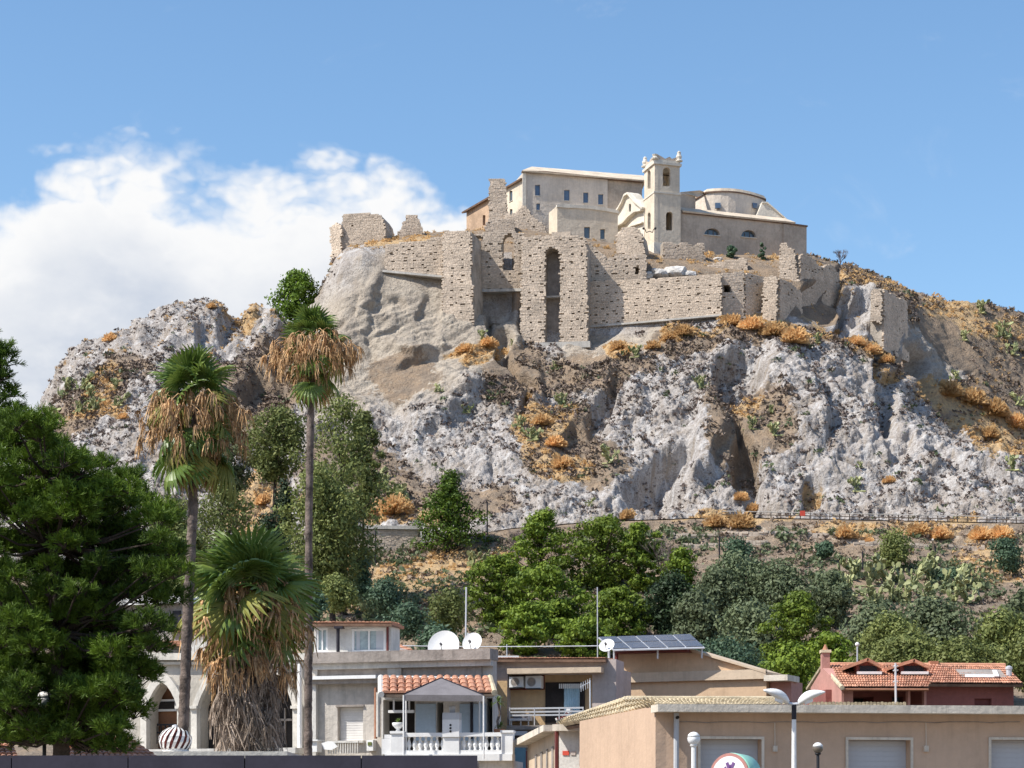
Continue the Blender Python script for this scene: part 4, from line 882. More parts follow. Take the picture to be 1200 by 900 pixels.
o = MB().pbox(H, 433.5, 441, 867.5, 880, .003, .35).build('meter_box', M['white'], None); tag(o, 'small white meter box on the grey wall right of the roller shutter', 'box'); MB().pbox(H, 435, 439.5, 870, 874, .355, .38).build('meter_window', M['green'], o)
o = thing('planter', 'white planter box on brackets below the grey wall, left of the roller shutter', 'planter', H.pt(378, 882, .8)); MB().pbox(H, 373, 384, 869, 882, .6, 1.1).build('box', M['white'], o); MB().pbox(H, 371, 386, 868, 869.5, .5, 1.2).build('rim', M['white'], o)
bal = thing('balcony_railing', 'pale railing with striped cloth under the closed roller shutter', 'railing', H.pt(412, 884, 1))
MB().pbox(H, 394, 430, 869.5, 871.2, .85, .95).build('rail', M['dirtywhite'], bal)
for k in range(13): MB().pbox(H, 395 + k * 2.8, 395.9 + k * 2.8, 871.3, 884, .87, .93).build('bar', M['dirtywhite'], bal)
o = MB().prism(H, [(388, 872), (396, 869.5), (402, 870), (407, 876), (400, 880), (391, 879)], .98, 1.02).build('towel', M['white'], None); tag(o, 'white cloth hung over the pale railing under the roller shutter', 'cloth')
# rooftop room
t = thing('rooftop_room', 'pinkish glazed rooftop room on top of the grey house', 'room', W(412, 768, 92))
R_ = Fr((366, 92), (458, 91.4))
wallbox(t, R_, [(368, 770), (458, 770), (458, 733), (368, 733)], 1.6, 'dirtywhite', [opening(412, 452, 736, 764.5), opening(370.5, 384, 736, 764)])
window(t, R_, 412, 452, 736, 764.5, 'paleglass', -.12, False, 'white', fw=.10); window(t, R_, 370.5, 384, 736, 764, 'paleglass', -.12, False, 'white', fw=.08)
MB().pbox(R_, 417, 421, 739, 763, -.118, -.1).build('curtain', M['shutter'], t); MB().pbox(R_, 440, 450, 739, 763, -.118, -.1).build('curtain', M['shutter'], t)
MB().pbox(R_, 366.5, 460, 764.8, 768.5, .003, .3).build('ledge', M['white'], t)
MB().pbox(R_, 366, 462, 731.2, 733, -1.8, .4).build('roof_slab', M['clay'], t)
tiles(t, R_.pt(366, 731.5, .45), R_.pt(462, 731.5, .45), R_.pt(462, 729.5, -1.4), R_.pt(366, 729.5, -1.4), 22, 4)
MB().tube([R_.pt(398.3, 766, .3), R_.pt(398.3, 736, .3)], .07, 8).build('post', M['black'], t); MB().pbox(R_, 395, 405, 735, 737.5, .2, .5).build('spotlight', M['black'], t)
MB().tube([R_.pt(455, 766, .12), R_.pt(455, 735, .12)], .05, 8).build('downpipe', M['darkred'], t)
# red roof beyond the parapet
t = thing('tiled_roof_house', 'small terracotta hip roof peeping over the parapet right of the rooftop room', 'roof', W(480, 770, 100))
MB().prism(Fr((456, 101), (502, 101)), [(456, 800), (502, 800), (502, 769), (456, 755)], -5, 0).build('wall', M['dirtywhite'], t)
tiles(t, W(454, 771, 99), W(504, 771, 99), W(459, 751.5, 104), W(453, 750.5, 104), 14, 7)
# terrace room: open front under a tiled roof
t = thing('terrace_room', 'small terrace room with terracotta tile roof and white-blue doors', 'room', W(512, 905, 84)); TR = t
K = Fr((447, 84.2), (578, 83.6))
wallbox(t, K, [(447, 960), (578, 960), (578, 812), (447, 812)], 2, 'dirtywhite', [opening(449, 486, 820, 905), opening(512, 519.5, 823, 905), opening(570, 577, 818, 905)])
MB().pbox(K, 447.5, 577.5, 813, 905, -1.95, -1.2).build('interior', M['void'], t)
for a, b_ in ((487.5, 511), (539, 554), (554.8, 569.3)): MB().pbox(K, a, b_, 825, 868, .004, .08).build('door_panel', M['bluedoor'], t)
MB().pbox(K, 551.6, 554.3, 823, 866, .004, .12).build('door_post', M['black'], t)
MB().pbox(K, 456, 486, 832.5, 835.5, .02, .2).build('shelf_rail', M['white'], t)
for px_ in (462, 480): MB().pbox(K, px_ - .8, px_ + .8, 820, 832.4, .02, .12).build('bracket', M['white'], t)
tiles(t, W(447, 813.2, 83.0), W(578.5, 812.4, 82.6), W(573, 794.4, 85.9), W(448, 794.2, 86.2), 14, 4, single=True)
MB().pbox(Fr((447, 82.95), (579, 82.55)), 448, 578, 814, 816.2, -.2, 0).build('eave_board', M['wood'], t)
o = MB(); o.tube([W(446.3, 794, 86.3), W(446.6, 814, 82.9)], .12, 8); o.build('verge', M['dirtywhite'], t); o = MB(); o.tube([W(574, 794, 86), W(579.6, 812, 82.5)], .12, 8); o.build('verge', M['ytile'], t)
MB().tube([W(447, 793.6, 86.4), W(500, 794, 86.3), W(540, 795.5, 86.2), W(548, 793, 86.2)], .06, 6).build('flashing', M['white'], t)
# grey gazebo
t = thing('gazebo', 'grey canvas pyramid gazebo on the terrace under the terracotta roof', 'gazebo', W(518, 880, 81))
ap = W(516.8, 794.6, 80.6); q = [W(473, 814, 79.2), W(566.8, 814.8, 79.0), W(562, 812.5, 82.4), W(476, 812, 82.6)]
MB().add(q + [ap] + [p - UP * .05 for p in q], [(0, 1, 4), (1, 2, 4), (2, 3, 4), (3, 0, 4), (8, 7, 6, 5)]).build('canopy', M['tarp'], t)
vl = MB()
for i in range(4): a, b_ = q[i], q[(i + 1) % 4]; vl.hexa([a - UP * .22, b_ - UP * .22, b_ - UP * .22 + Vector((0, .02, 0)), a - UP * .22 + Vector((0, .02, 0))], [a, b_, b_ + Vector((0, .02, 0)), a + Vector((0, .02, 0))])
vl.build('valance', M['tarp'], t)
sm_ = MB()
for p in q: sm_.tube([ap + UP * .01, p + UP * .01], .022, 5)
sm_.build('seams', M['black'], t)
for p in q: MB().tube([Vector((p.x, p.y, 3.84)), p - UP * .02], .03, 8).build('post', M['white'], t)
# balustrade
t = thing('balustrade', 'white balustrade with turned balusters along the terrace', 'balustrade', W(525, 892, 80)); B_ = Fr((459, 80), (601, 79.4))
MB().pbox(B_, 474, 588, 859, 863, -.22, .12).build('handrail', M['white'], t)
MB().pbox(B_, 474, 588, 879.5, 884, -.2, .1).build('base_rail', M['white'], t)
MB().pbox(B_, 452, 601, 884.2, 891.5, -.6, .2).build('terrace_edge', M['white'], t)
bm = MB().lathe((0, 0, 0), [(.055, 0), (.055, .04), (.035, .06), (.085, .17), (.09, .22), (.05, .34), (.032, .42), (.05, .46), (.05, .5)], 10).build('baluster', M['white'], None, True); bme = bm.data
zz0 = B_.sz(500, 879.5)[1]; zz1 = B_.sz(500, 863)[1]; sc_ = (zz1 - zz0) / .5; bpy.data.objects.remove(bm)
for px_ in [479 + 6.6 * k for k in range(7)] + [543.5 + 6.6 * k for k in range(7)]:
    p = B_.pt(px_, 879.5, -.05); inst('baluster', bme, t, (p.x, p.y, zz0), sc=(1, 1, sc_))
for a, b_, c_ in ((459, 474, 857), (588, 601.5, 856)):
    pr = MB().pbox(B_, a, b_, c_ + 3, 884, -.35, .15).build('pier', M['white'], t); MB().pbox(B_, a - 1, b_ + 1, c_, c_ + 2.8, -.4, .2).build('cap', M['white'], pr)
MB().pbox(B_, 448, 458.6, 866, 884, -.3, .1).build('stepped_wall', M['white'], t); MB().pbox(B_, 451, 458.6, 861, 865.8, -.3, .1).build('stepped_wall', M['white'], t)
MB().pbox(B_, 520, 538.5, 864.2, 884, -.34, .14).build('middle_pier', M['white'], t)
MB().pbox(B_, 452, 600, 891.7, 960, -3, -.1).build('terrace_wall', M['dirtywhite'], t)
t = thing('vent_chimney', 'square white masonry chimney with three dark holes standing on the balustrade', 'chimney', B_.pt(529, 864, 0))
MB().pbox(B_, 519.5, 539, 843.5, 863.8, -.4, .2).build('shaft', M['white'], t); MB().pbox(B_, 519.5, 539, 835.5, 843.3, -.4, .2).build('cap', M['shutter'], t)
for y_ in (850, 853.6, 857.2): MB().lathe(B_.pt(529, y_, .2), [(.042, -.05), (.042, .012)], 10, Vector((0, -1, 0))).build('vent_hole', M['void'], t)
o = MB().lathe(B_.pt(529.5, 835.4, -.1), [(.10, 0), (.12, .2), (.11, .26)], 12).build('pot', M['shutter'], None, True); tag(o, 'small pale pot sitting on top of the white masonry chimney', 'pot')
t = thing('urn_planter', 'white urn with a small green plant on the left balustrade pier', 'planter', B_.pt(466, 857, -.1))
MB().lathe(B_.pt(466, 856.8, -.1), [(.1, 0), (.06, .06), (.12, .12), (.2, .2), (.22, .3), (.2, .31)], 14).build('bowl', M['white'], t, True)
def tuft(mb, c, r, n, seed, wd=.02, up=.3, seg=3, droop=.4):
    rg = random.Random(seed); c = Vector(c)
    for _ in range(n):
        a = rg.uniform(0, 2 * math.pi); e = rg.uniform(up, 1.4); l = r * rg.uniform(.7, 1.1); d_ = Vector((math.cos(a) * math.cos(e), math.sin(a) * math.cos(e), math.sin(e))); sd = d_.cross(UP).normalized() * wd
        prev = None
        for k in range(seg + 1):
            f = k / seg; p = c + d_ * l * f - UP * droop * l * f * f; w = sd * (1 - f) ** .6 * (1 if k else .6)
            if prev: mb.add([prev[0], prev[1], p + w, p - w], [(0, 1, 2, 3)])
            prev = (p - w, p + w)
mb = MB(); tuft(mb, B_.pt(466, 846, -.1), .28, 26, 3, .02); mb.build('plant', M['frond'], t)
t = thing('yucca', 'leggy potted yucca beside the ochre wall at the terrace end', 'plant', W(584, 862, 81)); mb = MB()
mb.tube([W(585, 858, 81), W(583, 845, 81), W(586, 836, 81), W(584, 822, 81)], .05, 7); mb.build('stem', M['bark'], t)
mb = MB(); tuft(mb, W(584, 822, 81), .42, 46, 5, .03, -.3); tuft(mb, W(587, 850, 81), .34, 30, 6, .03, -.2); mb.build('leaves', M['frond'], t)
MB().lathe(W(585, 864, 81), [(.14, 0), (.2, .25), (.2, .3)], 12).build('pot', M['clay'], t)
# dishes and mast on the grey roof
def dish(px_, py_, Y, rad, n_, label, oy=0.12, base=None):
    c = W(px_, py_, Y); ax = Vector(n_).normalized(); t = thing('satellite_dish', label, 'dish', base or c - UP * rad, 'satellite dishes on the roofs')
    prof = [(rad * k / 6, (k / 6) ** 2 * rad * .28) for k in range(1, 7)]; prof = [(.01, 0)] + prof + [(rad * 1.0, rad * .28 - .015), (rad * .5, .05 - .06), (.01, -.04)]
    MB().lathe(c, prof, 28, ax).build('reflector', M['white'], t, False)
    f = c + ax * rad * .95 - UP * rad * .15
    MB().tube([c - UP * rad * .95 + ax * rad * .28, f], .018, 5).build('arm', M['iron'], t); MB().tube([f, f - ax * .12], .05, 8).build('receiver', M['black'], t)
    b0 = Vector(base) if base else c - UP * (rad + .2); MB().tube([c - ax * .05, Vector((b0.x, b0.y, c.z - .1)), b0], .04, 7).build('mount', M['alu'], t); return t
dish(521, 758.5, 90, .66, (-.25, -1, .35), 'large round white satellite dish on the grey parapet', base=W(521, 770, 90.6))
dish(554.5, 754, 88.5, .42, (-.45, -1, .42), 'smaller white satellite dish on a pole, right of the large one', base=W(556, 793, 89))
t = thing('mast', 'tall thin white antenna mast behind the two satellite dishes', 'antenna', W(546, 768, 92)); MB().tube([W(545.5, 768, 92), W(546.5, 688, 92)], .035, 7).build('pole', M['alu'], t); MB().tube([W(545, 756, 92), W(549, 742, 92)], .05, 6).build('stay', M['alu'], t)
# --- ochre house with balcony
Yh = Fr((562, 90), (724, 88.6))
t = thing('ochre_house', 'ochre house with a recessed balcony and blue curtain', 'house', W(650, 905, 97)); OH = t
wallbox(t, Yh, [(570, 960), (722, 960), (722, 772.5), (570, 772.5)], 1.6, 'mauve', [opening(595, 694, 790, 852)], 'front_wall')
MB().pbox(Yh, 579.5, 594.5, 798, 905, .003, .05).build('ochre_strip', M['yellow'], t)
MB().pbox(Yh, 595, 694, 790, 852, -2.6, -.45).build('recess_wall', M['yellow'], t)
MB().prism(Yh, [(575, 960), (700, 960), (700, 775), (575, 775)], -7, -2.7).build('rear_wall', M['mauve'], t)
MB().pbox(Yh, 598.5, 708, 784.5, 789, .003, .6).build('awning_edge', M['tanlight'], t)
tiles(t, Yh.pt(568, 773, .4), Yh.pt(712, 773, .4), Yh.pt(712, 770, -2.5), Yh.pt(568, 770, -2.5), 44, 2, m='tile')
MB().pbox(Yh, 636.5, 682.7, 799, 851, -.447, -.38).build('door_opening', M['void'], t)
MB().pbox(Yh, 595.4, 635.5, 791, 807.5, -.44, -.34).build('service_niche', M['darkred'], t)
cu = MB(); 
a0 = Yh.sz(659, 850); a1 = Yh.sz(677.5, 801); n = 16
for k in range(n):
    s0 = a0[0] + (a1[0] - a0[0]) * k / n; s1 = a0[0] + (a1[0] - a0[0]) * (k + 1) / n; d_ = -.30 + .05 * (k % 2); d2 = -.30 + .05 * ((k + 1) % 2)
    cu.add([Yh.P(s0, a0[1], d_), Yh.P(s1, a0[1], d2), Yh.P(s1, a1[1], d2), Yh.P(s0, a1[1], d_)], [(0, 1, 2, 3)])
o = cu.build('curtain', M['curtain'], None); tag(o, 'light blue curtain hanging in the balcony doorway of the ochre house', 'curtain')
fr_ = MB()
for k in range(12): fr_.pbox(Yh, 654 + k * 2.4, 655.4 + k * 2.4, 801, 806.5, -.2, -.17)
fr_.build('fringe', M['white'], o)
for px0_, px1_, py0_, py1_ in ((597, 613.6, 793.2, 805.4), (616.2, 634.6, 792.2, 806.4)):
    o = thing('air_conditioner', ('smaller left' if px0_ < 600 else 'larger right') + ' one of two white air conditioner units above the balcony', 'air conditioner', Yh.pt(px0_ + 8, py1_, -.2), 'air conditioners on the ochre house')
    MB().pbox(Yh, px0_, px1_, py0_, py1_, -.335, .05).build('casing', M['white'], o)
    c = Yh.pt(px0_ + 7, (py0_ + py1_) / 2, .05); MB().lathe(c, [(.17, 0), (.17, .02), (.02, .03)], 18, Yh.n).build('fan_grille', M['greyd'], o); MB().lathe(c, [(.19, .0), (.19, .03), (.17, .03), (.17, .005)], 18, Yh.n).build('fan_ring', M['shutter'], o)
    MB().pbox(Yh, px0_ + 1, px1_ - 1, py1_ + .1, py1_ + 1, -.335, .08).build('bracket', M['iron'], o)
Fb = Fr((596, 88.8), (690, 88.0))
bl = thing('balcony', 'balcony floor and white railing of the ochre house', 'balcony', W(640, 853, 89))
MB().pbox(Fb, 595, 690, 850.5, 854.5, -1.1, .2).build('floor_slab', M['greyd'], bl)
for y_ in (829.5, 833.6, 837.5): MB().pbox(Fb, 597, 684, y_, y_ + .9, 0, .04).build('rail', M['alu'], bl)
for px_ in (597, 626, 655, 683): MB().pbox(Fb, px_, px_ + 1, 829, 850, -.01, .05).build('baluster', M['alu'], bl)
bn_ = thing('bench', 'grey cushioned bench with white metal frame on the ochre balcony', 'bench', W(612, 851, 90)); Fc = Fr((596, 90.0), (690, 89.2))
MB().pbox(Fc, 600, 621, 842.5, 845, -.1, .45).build('seat', M['white'], bn_); MB().pbox(Fc, 601, 621, 836.5, 842, -.16, -.04).build('backrest', M['tarp'], bn_)
for px_ in (601, 612, 621): MB().pbox(Fc, px_, px_ + 1.2, 845.2, 850.6, .3, .36).build('leg', M['white'], bn_)
MB().pbox(Fc, 621.6, 623.4, 837, 845, -.1, .4).build('armrest', M['white'], bn_)
lc = thing('lounge_chair', 'pale lounge chair with tilted back on the ochre balcony by the curtain', 'chair', W(660, 850, 89.4)); FcL = Fr((596, 89.7), (690, 88.9))
lp = [(668.8, 829), (670, 832), (667, 839), (662, 843), (653, 844.5), (652, 842), (660, 840), (664, 836), (665.5, 829.5)]
MB().prism(FcL, lp, -.2, .25).build('shell', M['white'], lc)
for a, b_ in (((655, 844.5), (651, 850.4)), ((664, 843), (667, 850.4))): MB().tube([FcL.pt(*a, 0), FcL.pt(*b_, 0)], .03, 6).build('leg', M['darkred'], lc)
MB().prism(FcL, [(654, 841.6), (661, 839.6), (665, 835), (668, 836), (663, 842.4), (655, 843.6)], -.15, .262).build('cushion', M['darkred'], lc)
t = thing('tv_antenna', 'pale television antenna on a pole in front of the balcony corner', 'antenna', W(691.5, 862, 75))
MB().tube([W(692, 870, 75), W(691.4, 797, 75)], .028, 7).build('pole', M['alu'], t)
MB().tube([W(680, 805, 75), W(692, 799, 75.2)], .014, 5).build('boom', M['alu'], t)
for k in range(5): q_ = W(681 + k * 2.6, 804.5 - k * 1.3, 75); MB().tube([q_ - UP * .18, q_ + UP * .13], .010, 5).build('element', M['alu'], t)
t = thing('blue_doorway', 'teal-blue doorway with reddish post under the ochre balcony', 'doorway', W(610, 905, 88.6)); Fd = Fr((598, 88.6), (640, 88.6))
MB().pbox(Fd, 600, 616, 868, 930, -.1, 0).build('door', M['blued'], t); MB().pbox(Fd, 600, 618, 857, 862, -.2, .2).build('transom', M['shutter'], t); MB().pbox(Fd, 600, 618, 862.3, 867.7, -.2, .06).build('lintel', M['black'], t)
MB().pbox(Fd, 616.3, 627, 880, 930, -.3, 0).build('post', M['redwall'], t)
# --- tan house with solar panels
T = Fr((723, 99.4), (926, 96))
t = thing('tan_house', 'plain tan house with sloping gable line carrying solar panels', 'house', W(810, 905, 100))
wallbox(t, T, [(724, 960), (898, 960), (898, 787.5), (810, 761.5), (724, 763)], 2.2, 'tan', name='front_wall')
MB().pbox(T, 724.5, 899, 789.5, 795.6, .003, .2).build('string_band', M['tanlight'], t)
MB().prism(T, [(724, 766.6), (811, 764.8), (811, 761), (724, 762.6)], -.5, .55).build('fascia', M['darkred'], t)
MB().prism(T, [(810.6, 763.4), (899, 789.4), (899, 787), (810.6, 760.6)], -2.3, .22).build('roof_verge', M['tanlight'], t)
MB().pbox(T, 899.3, 927, 792, 798, -1.2, .5).build('side_slab', M['fascia'], t)
MB().pbox(T, 899.3, 924, 798.3, 930, -2, -.4).build('side_wall', M['pinkwall'], t)
MB().tube([T.pt(724.5, 764, .2), T.pt(723.5, 830, .2)], .08, 8).build('downpipe', M['darkred'], t)
t = thing('solar_array', 'tilted array of dark solar panels on top of the tan house', 'solar panels', W(765, 762, 99))
s00, s10, s11, s01 = W(719, 760.6, 97.6), W(826, 757.8, 96.8), W(809.5, 742.5, 102), W(701, 746, 102.8)
def bil4(a, b_): return (s00 * (1 - a) + s10 * a) * (1 - b_) + (s01 * (1 - a) + s11 * a) * b_
MB().slab(bil4(0, 0) - UP * .04, bil4(1, 0) - UP * .04, bil4(1, 1) - UP * .04, bil4(0, 1) - UP * .04, .05).build('frame', M['alu'], t)
for j in range(2):
    for i in range(5):
        a, b_, c_, d_ = i / 5 + .009, (i + 1) / 5 - .009, j / 2 + (.06 if j == 0 else .035), (j + 1) / 2 - (.035 if j == 0 else .02)
        MB().slab(bil4(a, c_), bil4(b_, c_), bil4(b_, d_), bil4(a, d_), .03).build('solar_panel', M['panel'], t)
for a in (.02, .5, .98): p = bil4(a, .08); MB().tube([p - UP * .05, Vector((p.x, p.y, T.sz(720, 765)[1] - .4))], .04, 6).build('strut', M['alu'], t)
for a in (.1, .5, .9): p = bil4(a, .92); MB().tube([p - UP * .05, Vector((p.x, p.y, T.sz(720, 765)[1] - .4))], .04, 6).build('strut', M['alu'], t)
dish(711.5, 757.5, 96, .34, (-.35, -1, .7), 'small tilted white dish on the corner left of the solar panels', base=W(714, 778, 96.3))
t = thing('mast', 'thin antenna pole on the roof left of the solar panels', 'antenna', W(700, 772, 97)); MB().tube([W(700.3, 774, 97), W(700, 688, 97)], .022, 6).build('pole', M['alu'], t)
o = MB().pbox(Fr((575, 97), (610, 97)), 576.5, 608, 768.4, 772.2, -.6, 0).build('white_roof_box', M['white'], None); tag(o, 'low white roof box lying on the ochre house roof edge', 'box')
o = MB().prism(Fr((712, 94), (730, 94.3)), [(716, 786), (719, 785), (723, 800), (721, 802)], -.15, .1).build('floodlight', M['white'], None); tag(o, 'white floodlight on the corner between the ochre and tan houses', 'lamp')
# --- salmon building with flat roof and tile strip
LW = Fr((694, 71.2), (768, 56)); FW = Fr((768, 56), (1290, 58.2))
t = thing('salmon_building', 'long low salmon building with white roller shutters and concrete fascia', 'building', W(980, 1035, 57)); SB = t
LA, LB = LW.P(0, 0), LW.P(LW.len, 0)
sh_ = [(820.5, 892, 866, 1040), (993.5, 1066.5, 867, 1040), (1161, 1234, 867, 1040)]
wallbox(t, FW, [(768.2, 1042), (1290, 1042), (1290, 828), (768.2, 827)], 9, 'salmon', [opening(a, b_, c_, 1041) for a, b_, c_, d_ in sh_], 'front_wall')
MB().prism(LW, [(694, 1035), (767.8, 1042), (767.8, 831), (694, 857)], -.5, .0).build('side_wall', M['salmon'], t)
MB().tube([LW.pt(729, 846, .06), LW.pt(729, 1020, .06)], .05, 6).build('side_pipe', M['salmon'], t)
for a, b_, c_, d_ in sh_:
    s = MB().pbox(FW, a, b_, c_, 1040, -.34, -.3).build('roller_shutter', M['shutter'], t)
    za, zb_ = FW.sz(a, 1040)[1], FW.sz(a, c_)[1]; s0, s1 = FW.sz(a, c_)[0], FW.sz(b_, c_)[0]; n = int((zb_ - za) / .13)
    o = MB().sbox(FW, s0 + .01, s1 - .01, 0, .126, -.297, -.288).build('slat', M['shutter'], s); o.location = (0, 0, 0)
    # the slats share one mesh, stacked up the opening
    for k in range(n):
        if k == 0: o.location.z = za
        else: c = o.copy(); COL.objects.link(c); c.parent = s; c.location.z = za + k * .13
    fr_ = MB(); fw = .07
    fr_.sbox(FW, s0 - fw, s0 - .002, za, zb_ + fw, .003, .05); fr_.sbox(FW, s1 + .002, s1 + fw, za, zb_ + fw, .003, .05); fr_.sbox(FW, s0, s1, zb_ + .002, zb_ + fw, .003, .05); fr_.build('frame', M['fascia'], s)
fa = MB().prism(FW, [(764, 835.2), (1290, 838.5), (1290, 829), (764, 826.4)], -.1, .62).build('fascia', M['fascia'], t)
e0, e1, e2, e3 = W(768.5, 826.6, 55.7), W(697, 850.5, 70.4), W(655, 847.2, 74), W(735, 820.3, 62)
tiles(t, W(659, 852.5, 71.6), LW.pt(746, 838, .15), W(735, 820.3, 62.6), W(655, 847.2, 74), 27, 3, 'ytile'); tiles(t, LW.pt(746, 838, .16), W(770.5, 829, 55.7), W(769.5, 826, 57), W(735.4, 820.3, 62.6), 9, 3, 'ytile')
g0, g1, g2, g3 = W(769, 826.2, 55.8), W(920, 826.8, 56.2), W(910, 820.6, 62.6), W(735.5, 820.2, 62)
tiles(t, g0, g1, g2, g3, 36, 5, 'ytile')
MB().tube([W(655, 846.4, 74), W(735, 819.6, 62), W(912, 820, 62.6)], .10, 7).build('ridge_tiles', M['ytile'], t)
tiles(t, W(948, 827.6, 56.6), W(1062, 828.2, 57), W(1062, 824.6, 59.5), W(948, 824.2, 59.2), 26, 3, 'ytile')
dn = thing('downpipe', 'pale downpipe on the shaded front of the salmon building', 'pipe', FW.pt(790, 1038, .1)); MB().tube([FW.pt(791, 836, .14), FW.pt(790, 1038, .14)], .07, 9).build('pipe', M['shutter'], dn); MB().tube([FW.pt(791, 842, .1), FW.pt(791, 841, .3)], .04, 8).build('overflow', M['void'], dn)
# side lean-to with cream eave
t = thing('lean_to', 'cream lean-to with louvred side wall left of the salmon building', 'building', W(655, 960, 72))
L1 = Fr((618, 80), (655, 71.5)); L2 = Fr((655, 71.5), (708, 71.0))
MB().prism(L1, [(618, 960), (655, 960), (655, 855), (618, 874)], -.3, 0).build('side_wall', M['tanlight'], t)
MB().prism(L2, [(655.2, 960), (700, 960), (700, 856), (655.2, 855)], -3, 0).build('front_wall', M['dirtywhite'], t)
MB().prism(L1, [(614, 876), (653, 857), (653, 849.5), (614, 868.5)], -.2, .45).build('side_eave', M['fascia'], t)
MB().prism(L2, [(652, 857), (706, 857), (706, 849.4), (652, 849.4)], -.2, .42).build('front_eave', M['fascia'], t)
for k in range(4): a = 628 + k * 6.5; MB().prism(L1, [(a, 905), (a + 1.6, 905), (a + 1.6, 884 - k * 3.2), (a, 884.8 - k * 3.2)], .003, .04).build('louvre_slot', M['greyd'], t)
MB().pbox(L1, 653.6, 655, 856, 905, .02, .1).build('corner_pipe', M['darkred'], t)
MB().pbox(L2, 679, 692, 875.5, 897, .003, .05).build('board', M['mauve'], t); MB().pbox(L2, 659.5, 667, 880, 885, .003, .03).build('notice', M['red'], t); MB().pbox(L2, 669, 674.5, 880, 885, .003, .03).build('notice', M['mauve'], t)
MB().tube([L2.pt(692.5, 858, .2), L2.pt(692.5, 905, .2)], .05, 7).build('downpipe', M['white'], t)
# --- red house
t = thing('red_house', 'oxblood house with terracotta roof, two dormers and chimney', 'house', W(1080, 905, 86)); RH = t
FR = Fr((986, 84), (1200, 85.2))
MB().prism(FR, [(1089, 930), (1192, 930), (1192, 799), (1089, 799)], -5.5, -.35, [opening(1146, 1166, 818, 828)]).build('front_wall', M['redwall'], t)
MB().pbox(FR, 1146, 1166, 818, 828, -.6, -.5).build('shutter', M['darkred'], t)
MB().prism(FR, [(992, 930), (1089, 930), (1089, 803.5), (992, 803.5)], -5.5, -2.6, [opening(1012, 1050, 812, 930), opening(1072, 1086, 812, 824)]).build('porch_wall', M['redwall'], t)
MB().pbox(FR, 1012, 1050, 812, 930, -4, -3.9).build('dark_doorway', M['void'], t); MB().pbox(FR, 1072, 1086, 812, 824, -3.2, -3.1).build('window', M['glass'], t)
for px_ in (990, 1068, 1087): MB().pbox(FR, px_ - 1.4, px_ + 1.4, 804, 930, -.5, -.25).build('porch_post', M['pinkwall'], t)
GL = Fr((947, 92), (988, 84.3)); MB().prism(GL, [(950, 930), (987.5, 930), (987.5, 806), (964, 783), (950, 806)], -.4, 0).build('gable_wall', M['pinkwall'], t)
tiles(t, W(987, 805.5, 83.6), W(1088, 805.8, 84), W(1100, 779.5, 90), W(973, 779.5, 90), 34, 10)
tiles(t, W(1089, 800.8, 84.4), W(1199, 801.6, 85), W(1178, 780.6, 90.2), W(1098, 779.8, 89.8), 36, 8)
MB().tube([W(972, 779, 90), W(1178, 780, 90.2)], .10, 7).build('ridge', M['tile'], t); MB().tube([W(964, 780, 91), W(987, 806, 83.5)], .09, 7).build('verge', M['ytile'], t); MB().tube([W(964, 781, 91), W(947, 807, 95)], .10, 7).build('verge', M['ytile'], t)
MB().slab(W(987, 806.5, 83.55), W(1088, 806.8, 83.95), W(1088, 808.4, 84.1), W(987, 808.2, 83.7), .05).build('gutter', M['clay'], t)
def dormer(x0, x1, xa, ya, fx0, fx1):
    Fm = Fr((x0, 87), (x1, 87)); g = MB().prism(Fm, [(fx0, 789), (fx1, 789), (fx1, 778.6), ((fx0 + fx1) / 2, 774.4), (fx0, 778.6)], -3, 0).build('dormer', M['redwall'], t)
    rf = MB(); hw = .5
    for s, xe in ((-1, x0), (1, x1)):
        a = Fm.pt(xa, ya, .35); b_ = Fm.pt(xe, 781.5, .35); rf.slab(a, b_, b_ + Vector((0, 3.2, 0)), a + Vector((0, 3.2, 0)), .12)
    rf.build('dormer_roof', M['tile'], g); MB().pbox(Fm, fx0 - .4, fx1 + .6, 787.4, 790.6, .1, .3).build('sill', M['white'], g); MB().pbox(Fm, fx0 + 4, fx1 - 4, 780.5, 786.5, .003, .05).build('window', M['black'], g)
dormer(988, 1034, 1015.5, 771.4, 1003.5, 1031.5); dormer(1041, 1089, 1069.5, 772.6, 1055, 1086)
sk = MB().slab(W(1128, 793.4, 86.2), W(1180, 793.8, 86.4), W(1172, 784.6, 88.4), W(1120, 784.2, 88.2), .1).build('skylight', M['greyd'], t)
MB().slab(W(1131, 793, 86.05), W(1170, 793.2, 86.2), W(1170, 790.6, 86.8), W(1131, 790.4, 86.7), .04).build('frame', M['white'], sk)
MB().slab(W(1165, 792, 86.1), W(1171, 792, 86.1), W(1168, 785, 88), W(1163, 785, 88), .04).build('frame', M['white'], sk)
c = MB(); Fc_ = Fr((962, 89), (975, 89)); c.pbox(Fc_, 963.4, 972.6, 765, 800, -.45, 0); c = c.build('chimney', M['pinkwall'], t); MB().pbox(Fc_, 962.2, 974, 761.4, 764.8, -.5, .06).build('cap', M['ytile'], c); MB().lathe(Fc_.pt(968, 761.2, -.2), [(.13, 0), (.08, .10), (.03, .22)], 8).build('pot', M['clay'], c)
c = MB().lathe(W(1182.3, 795, 87), [(.11, -.05), (.11, .35), (.14, .36), (.14, .44), (.04, .5)], 12).build('flue', M['alu'], t)
c = MB().pbox(Fr((1088, 90), (1102, 90)), 1090, 1100, 774.5, 780, -.4, 0).build('chimney', M['clay'], t)
an_ = thing('tv_antenna', 'pale pole standing in front of the red house between the dormers', 'antenna', W(1049.5, 826, 62)); MB().tube([W(1049.8, 826, 62), W(1049.3, 777, 62)], .03, 7).build('pole', M['alu'], an_)
for y_ in (781, 786, 799): MB().tube([W(1046.5, y_, 62), W(1052.5, y_ - .6, 62)], .022, 5).build('element', M['alu'], an_)
